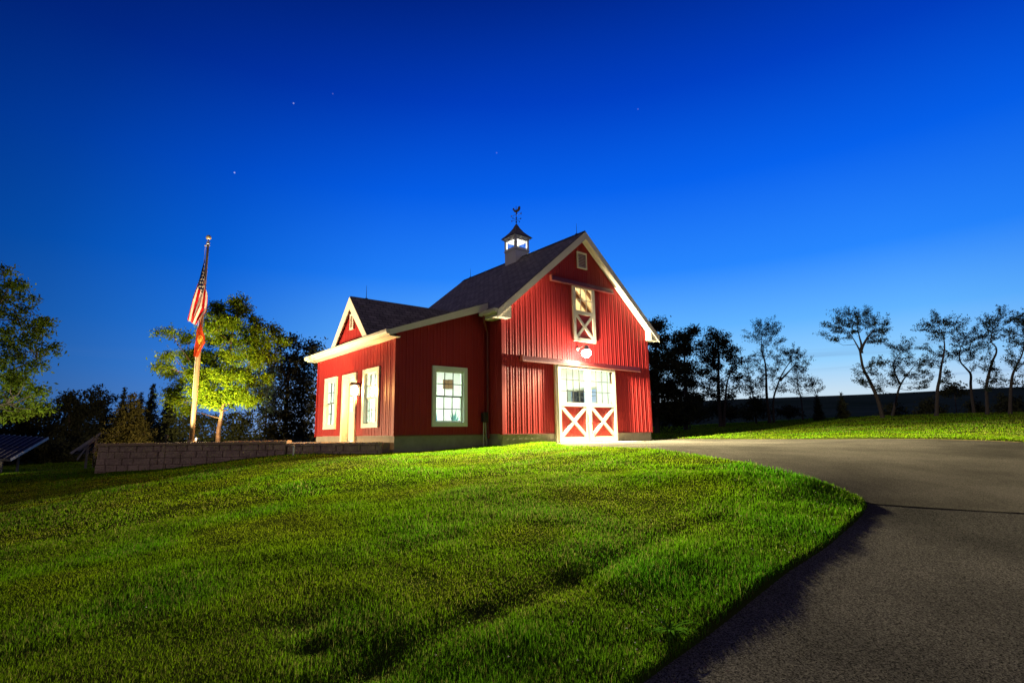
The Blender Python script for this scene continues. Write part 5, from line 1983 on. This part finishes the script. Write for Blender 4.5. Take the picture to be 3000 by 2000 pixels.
# bench with bins
p0, p1 = ony(1636, 1180, 5.6), ony(1676, 1180, 5.6)
a = MB()
a.box(p0[0], p1[0], 5.6, 6.2, .52, .58)
for xx in (p0[0] + .03, p1[0] - .08):
    for yy in (5.63, 6.12):
        a.box(xx, xx + .05, yy, yy + .05, -.3, .519)
floor_thing('workbench', 'pale workbench seen through the left sliding door panes', 'workbench', (p0[0] + p1[0]) / 2, 5.9, [('bench', a, M['brownwood'])])
def binbox(name, label, px, Y, zb_, w, d, h, m):
    x = ony(px, 1170, Y)[0]
    b = MB()
    b.prism([(x - w / 2, Y, zb_), (x + w / 2, Y, zb_), (x + w / 2 + .02, Y, zb_ + h), (x - w / 2 - .02, Y, zb_ + h)], (0, d, 0))
    b.box(x - w / 2 - .03, x + w / 2 + .03, Y - .015, Y + d + .015, zb_ + h + .002, zb_ + h + .03)
    return tag(b.build(name, m), label, 'bin')


binbox('storage_bin', 'blue lidded bin on the workbench behind the left sliding door', 1648, 5.7, .584, .36, .3, .22, M['blue'])
binbox('storage_bin', 'teal lidded bin on the workbench behind the left sliding door', 1665, 5.7, .584, .24, .3, .20, M['teal'])
x = ony(1645, 1140, 6.9)[0]
b = MB()
b.prism([(x - .22, 6.86, 1.45), (x + .22, 6.86, 1.45), (x + .25, 6.86, 1.70), (x + .10, 6.86, 1.86), (x - .10, 6.86, 1.86), (x - .25, 6.86, 1.70)], (0, .06, 0))
tag(b.build('hanging_jacket', M['blue']), 'blue-grey jacket hung on the rear wall above the workbench', 'jacket')
# machines behind the right-hand door
for i, (px, lb, hgt) in enumerate([(1748, 'slim grey bench machine, leftmost behind the right sliding door', 1.25), (1766, 'dark grey pillar drill, middle machine behind the right sliding door', 1.32), (1780, 'grey bench machine, rightmost behind the right sliding door', 1.36)]):
    Y = 4.6 + .35 * i
    x = ony(px, 1160, Y)[0]
    b = MB()
    b.box(x - .14, x + .14, Y - .14, Y + .14, -.3, -.22)
    b.tube([(x, Y, -.22), (x, Y, hgt)], .035, 8)
    b2 = MB()
    b2.prism([(x - .20, Y - .10, hgt - .10), (x + .18, Y - .10, hgt - .10), (x + .20, Y - .10, hgt + .10), (x - .16, Y - .10, hgt + .14)], (0, .2, 0))
    b3 = MB()
    b3.box(x - .17, x + .17, Y - .16, Y + .16, .62, .68)
    floor_thing('machine', lb, 'machine', x, Y, [('stand', b, M['greymetal']), ('head', b2, M['greymetal']), ('table', b3, M['greymetal'])])
# lean-to room
dY = 5.2
for i, (px, lb) in enumerate([(1306, 'small brown framed picture, left one behind the lean-to front window'), (1320, 'small brown framed picture, right one behind the lean-to front window')]):
    p = ony(px, 1125, LY1 - .18)
    b = MB()
    b.box(p[0] - .11, p[0] + .11, LY1 - .20, LY1 - .175, p[2] - .17, p[2] + .17)
    f = MB()
    rect_frame(f, (p[0], LY1 - .176, p[2]), (1, 0, 0), (0, -1, 0), -.14, .14, -.20, .20, .03, 0, .035)
    t = thing('picture', lb, 'picture', (p[0], LY1 - .18, p[2] - .2), 'framed pictures in the lean-to room')
    f.build('picture_frame', M['brownwood'], t)
    b.build('picture_sheet', M['rafter'], t)
p = ony(1292, 1190, 3.2)
b = MB()
b.box(p[0] - .40, p[0] + .30, 2.9, 3.6, .05, .22)
b2 = MB()
b2.prism([(p[0] - .42, 3.0, .22), (p[0] - .22, 3.0, .22), (p[0] - .34, 3.0, 1.0), (p[0] - .50, 3.0, 1.0)], (0, .6, 0))
b3 = MB()
for xx in (p[0] - .36, p[0] + .22):
    for yy in (2.94, 3.5):
        b3.box(xx, xx + .05, yy, yy + .05, -.3, .05)
floor_thing('armchair', 'dark blue armchair behind the lean-to front window', 'chair', p[0], 3.2, [('seat', b, M['blue']), ('backrest', b2, M['blue']), ('leg', b3, M['dark'])])
p = ony(1330, 1210, 2.6)
b = MB()
b.lathe((p[0], 2.6, -.3), [(.0, 0), (.11, .0), (.15, .42), (.155, .45), (.13, .45), (.12, .40), (0, .40)], 14)
b2 = MB()
rp_ = random.Random(4)
for i in range(26):
    a_ = rp_.uniform(0, 6.28)
    ln = rp_.uniform(.4, .85)
    sp2 = rp_.uniform(.12, .38)
    P = [np.array((p[0], 2.6, .10)), np.array((p[0] + math.cos(a_) * sp2 * .4, 2.6 + math.sin(a_) * sp2 * .4, .10 + ln * .6)), np.array((p[0] + math.cos(a_) * sp2, 2.6 + math.sin(a_) * sp2, .10 + ln))]
    sd = np.array((-math.sin(a_), math.cos(a_), 0)) * .028
    b2.quad(P[0] - sd * .5, P[0] + sd * .5, P[1] + sd, P[1] - sd)
    b2.poly([P[1] - sd, P[1] + sd, P[2]])
floor_thing('potted_plant', 'spiky grey-green potted plant behind the lean-to front window', 'plant', p[0], 2.6, [('pot', b, M['greymetal']), ('leaves', b2, M['teal'])])
b = MB()
b.box(-2.7, -2.2, 1.9, 3.3, .55, .60)
for xx in (-2.68, -2.27):
    for yy in (1.93, 3.22):
        b.box(xx, xx + .05, yy, yy + .05, -.3, .549)
floor_thing('desk', 'pale desk inside the lean-to window nearest the corner', 'desk', -2.45, 2.6, [('desk', b, M['inwall'])])
b = MB()
b.box(-2.5, -2.47, 2.35, 2.85, .70, 1.02)
b.box(-2.49, -2.45, 2.57, 2.63, .602, .72)
b.box(-2.57, -2.39, 2.48, 2.72, .602, .615)
tag(b.build('monitor', M['blue']), 'dark blue screen on the desk inside the near lean-to side window', 'monitor')

# ------------------------------------------------------------------ verge details
def onground(px, py, z):
    d = ray(px, py)
    return (CAM + d * ((z - CAM[2]) / d[2]))[:2]


def strip(name, pts, w, m, z_=.004, seed=1):
    rr = random.Random(seed)
    pts = [np.array(p) for p in pts]
    fine = []
    for a, b in zip(pts[:-1], pts[1:]):
        k = max(2, int(np.linalg.norm(b - a) / .25))
        fine += [a + (b - a) * i / k for i in range(k)]
    fine.append(pts[-1])
    mb = MB()
    prev = None
    for i, p in enumerate(fine):
        t = fine[min(i + 1, len(fine) - 1)] - fine[max(i - 1, 0)]
        n = np.array((-t[1], t[0])) / np.linalg.norm(t)
        a, b = p + n * w * rr.uniform(.3, .7), p - n * w * rr.uniform(.3, .7)
        cur = [(*q_, float(base_h(*q_)[0]) + z_) for q_ in (a, b)]
        if prev:
            mb.quad(prev[0], prev[1], cur[1], cur[0])
        prev = cur
    return struct(mb.build(name, m))


sand = mat('sandy_grit', (.26, .19, .11), .95, (14, (.14, .10, .065), .9), (60, .6, .01), spec=0.0)
ve = catmull(FAR_EDGE, 6)
strip('gravel_verge', [dl(a, b - .08) for a, b in ve], .20, sand, .004, 4)
# white clover heads in the turf, thickest along the drive
rc = np.random.default_rng(12)
cx_, cy_ = [], []
while len(cx_) < 150:
    i = rc.integers(20, 125)
    e = POLY[i % 130]
    p = e + rc.normal(size=2) * (.55 if rc.random() < .75 else 1.6)
    s_ = sdf(p[:1], p[1:])[0]
    if s_ > .05 and (p - CAM[:2]) @ HF2 > 2.4:
        cx_.append(p[0])
        cy_.append(p[1])
cz_ = ground(np.array(cx_), np.array(cy_))
vv, ff = [], []
for i, (x, y, z) in enumerate(zip(cx_, cy_, cz_)):
    h_, r_ = rc.uniform(.035, .06), rc.uniform(.004, .0075)
    k = len(vv)
    vv += [(x + r_, y, z + h_), (x, y + r_, z + h_), (x - r_, y, z + h_), (x, y - r_, z + h_), (x, y, z + h_ + r_ * 1.2), (x, y, z - .01)]
    ff += [(k, k + 1, k + 4), (k + 1, k + 2, k + 4), (k + 2, k + 3, k + 4), (k + 3, k, k + 4)]
co_ = np_mesh('clover', np.array(vv), [np.array(ff)], mat('clover_white', (.62, .60, .50), .8, (30, (.5, .48, .38), .5), spec=0.0))
co_['kind'] = 'stuff'
co_['label'] = 'tiny white clover heads scattered along the drive edge'
co_['category'] = 'clover'

# ------------------------------------------------------------------ grass
rg = np.random.default_rng(77)


def scatter(n, r0, r1, p, azw):
    u = rg.random(n)
    k = 2 - p
    r = (r0 ** k + u * (r1 ** k - r0 ** k)) ** (1 / k)
    a = YAW + rg.uniform(-azw, azw, n)
    return CAM[0] + np.sin(a) * r, CAM[1] + np.cos(a) * r, r


def grass_set(n, r0, r1, p, azw, hgt, wid):
    x, y, r = scatter(n, r0, r1, p, azw)
    s = sdf(x, y)
    dx, dy = x - CAM[0], y - CAM[1]
    d = dx * HF[0] + dy * HF[1]
    l = dx * HR[0] + dy * HR[1]
    bare = np.zeros(len(x))
    for (hd, hl, hr, hz_) in HOLLOWS:
        pc = dl(hd, hl)
        bare = np.maximum(bare, np.exp(-((x - pc[0]) ** 2 + (y - pc[1]) ** 2) / (hr * .8) ** 2))
    keep = (s > .012) & ~((x > LX - .02) & (x < BW + .05) & (y > -.02) & (y < BD + .3) & ~((x < 0) & (y < LY0)))
    keep &= ~((d > 14.93) & (l < (B_ - CAM[:2]) @ HR2 + 2.55) & (l > (A_ - CAM[:2]) @ HR2) & (x < LX) & (d < 21))
    keep &= ~((y > .3) & (x > 0) & (x < BW + .1) & (y < BD + 4))
    keep &= rg.random(len(x)) > .5 * bare
    x, y, r, s, d, l, bare = (v[keep] for v in (x, y, r, s, d, l, bare))
    z = ground(x, y)
    n = len(x)
    # tone: lush strip along the drive, yellower and drier drifts elsewhere
    n1, n2, n3 = vnoise(x, y, 2.3), vnoise(x + 31, y, .75), vnoise(x - 17, y + 9, .3)
    dry = np.clip((n1 - .45) * 2.2, 0, 1) * .6 + np.clip((n2 - .55) * 2.2, 0, 1) * .5
    lush = np.exp(-(np.maximum(s - .5, 0) / .55) ** 2) * (d < 9)
    dry = np.clip(dry * (1 - .7 * lush) + .6 * bare, 0, 1)
    swl = np.exp(-((s - 1.12) / .16) ** 2) * np.clip((7.2 - d) / 1.2, 0, 1)
    green = np.array((.085, .270, .004))
    deep = np.array((.040, .190, .008))
    straw = np.array((.27, .225, .075))
    olive = np.array((.205, .270, .008))
    t = (olive[None] * (1 - n2[:, None]) + green[None] * n2[:, None])
    t = t * (1 - .55 * lush[:, None]) + deep[None] * .55 * lush[:, None]
    pick = rg.random(n) < (.06 + .46 * dry)
    t = np.where(pick[:, None], t * .35 + straw[None] * .65, t)
    t = t * (rg.uniform(.6, 1.35, n) * (.72 + .56 * vnoise(x + 5, y - 3, 3.4)) * (.85 + .3 * n3))[:, None]
    h = hgt * rg.uniform(.55, 1.25, n) * (.65 + .6 * n2) * (.8 + .4 * n3) * (1 + .35 * lush) * (1 - .2 * swl) * (1 - .35 * bare)
    h = np.where(rg.random(n) < .015, h * 1.7, h)
    w = wid(r) * rg.uniform(.7, 1.3, n)
    a = rg.uniform(0, 2 * math.pi, n)
    side = np.stack([np.cos(a), np.sin(a), np.zeros(n)], 1) * (w / 2)[:, None]
    b2 = a + math.pi / 2 + rg.normal(0, .5, n)
    lean = np.abs(rg.normal(.35, .28, n)) * h
    ld = np.stack([np.cos(b2), np.sin(b2), np.zeros(n)], 1) * lean[:, None]
    P = np.stack([x, y, z - .012], 1)
    up = np.zeros((n, 3))
    up[:, 2] = h
    mid = P + up * .58 + ld * .38
    tip = P + up * np.clip(1.05 - .25 * lean / h, .5, 1.1)[:, None] + ld
    v = np.stack([P - side, P + side, mid + side * .75, mid - side * .75, tip], 1).reshape(-1, 3)
    k = np.arange(n) * 5
    qf = np.stack([k, k + 1, k + 2, k + 3], 1)
    tf = np.stack([k + 3, k + 2, k + 4], 1)
    return v, qf, tf, np.repeat(t, 5, 0)


sets = [grass_set(520000, 2.0, 9.0, 1.15, R(56), .038, lambda r: .0023 + .00042 * r),
        grass_set(270000, 8.5, 19.0, 1.0, R(52), .040, lambda r: .004 + .0007 * r),
        grass_set(260000, 15.0, 46.0, .9, R(50), .045, lambda r: .006 + .0006 * r)]
V_, Q_, T_, C2 = [], [], [], []
o_ = 0
for v, qf, tf, c in sets:
    V_.append(v)
    Q_.append(qf + o_)
    T_.append(tf + o_)
    C2.append(c)
    o_ += len(v)
go = np_mesh('grass', np.concatenate(V_), [np.concatenate(Q_), np.concatenate(T_)], M['blade'], tint=np.concatenate(C2))
go['kind'] = 'stuff'
go['label'] = 'mown lawn grass with lush and dry patches'
go['category'] = 'grass'

# a broad-leaved weed at the drive edge and one before the wall
for (px, py, D, k, sz, lb) in ((1965, 1885, 3.62, 38, .17, 'bright arching weed at the drive edge in the near lawn'), (548, 1415, 9.6, 12, .16, 'small leafy weed standing alone on the left lawn')):
    p = atd(px, py, D)
    x, y = p[0], p[1]
    z = gz(x, y)
    rw = random.Random(px)
    b = MB()
    for i in range(k):
        a_ = rw.uniform(0, 6.28)
        ln = sz * rw.uniform(.6, 1.2)
        el = rw.uniform(.5, 1.25)
        dv_ = np.array((math.cos(a_), math.sin(a_), 0))
        sd = np.array((-math.sin(a_), math.cos(a_), 0)) * sz * .045
        P = np.array((x, y, z))
        prev = None
        for j in range(7):
            f = j / 6
            q_ = P + dv_ * ln * f * math.cos(el * (1 - f * .9)) + np.array((0, 0, 1)) * ln * (math.sin(el) * f - .55 * f * f)
            wdt = math.sin(math.pi * min(f * .9 + .1, 1)) + .05
            cur = (q_ - sd * wdt, q_ + sd * wdt)
            if prev is not None:
                b.quad(prev[0], prev[1], cur[1], cur[0])
            prev = cur
    tag(b.build('weed', mat('weed_leaf', (.06, .16, .012), .85, (20, (.045, .12, .012), .6), spec=0.0)), lb, 'weed')
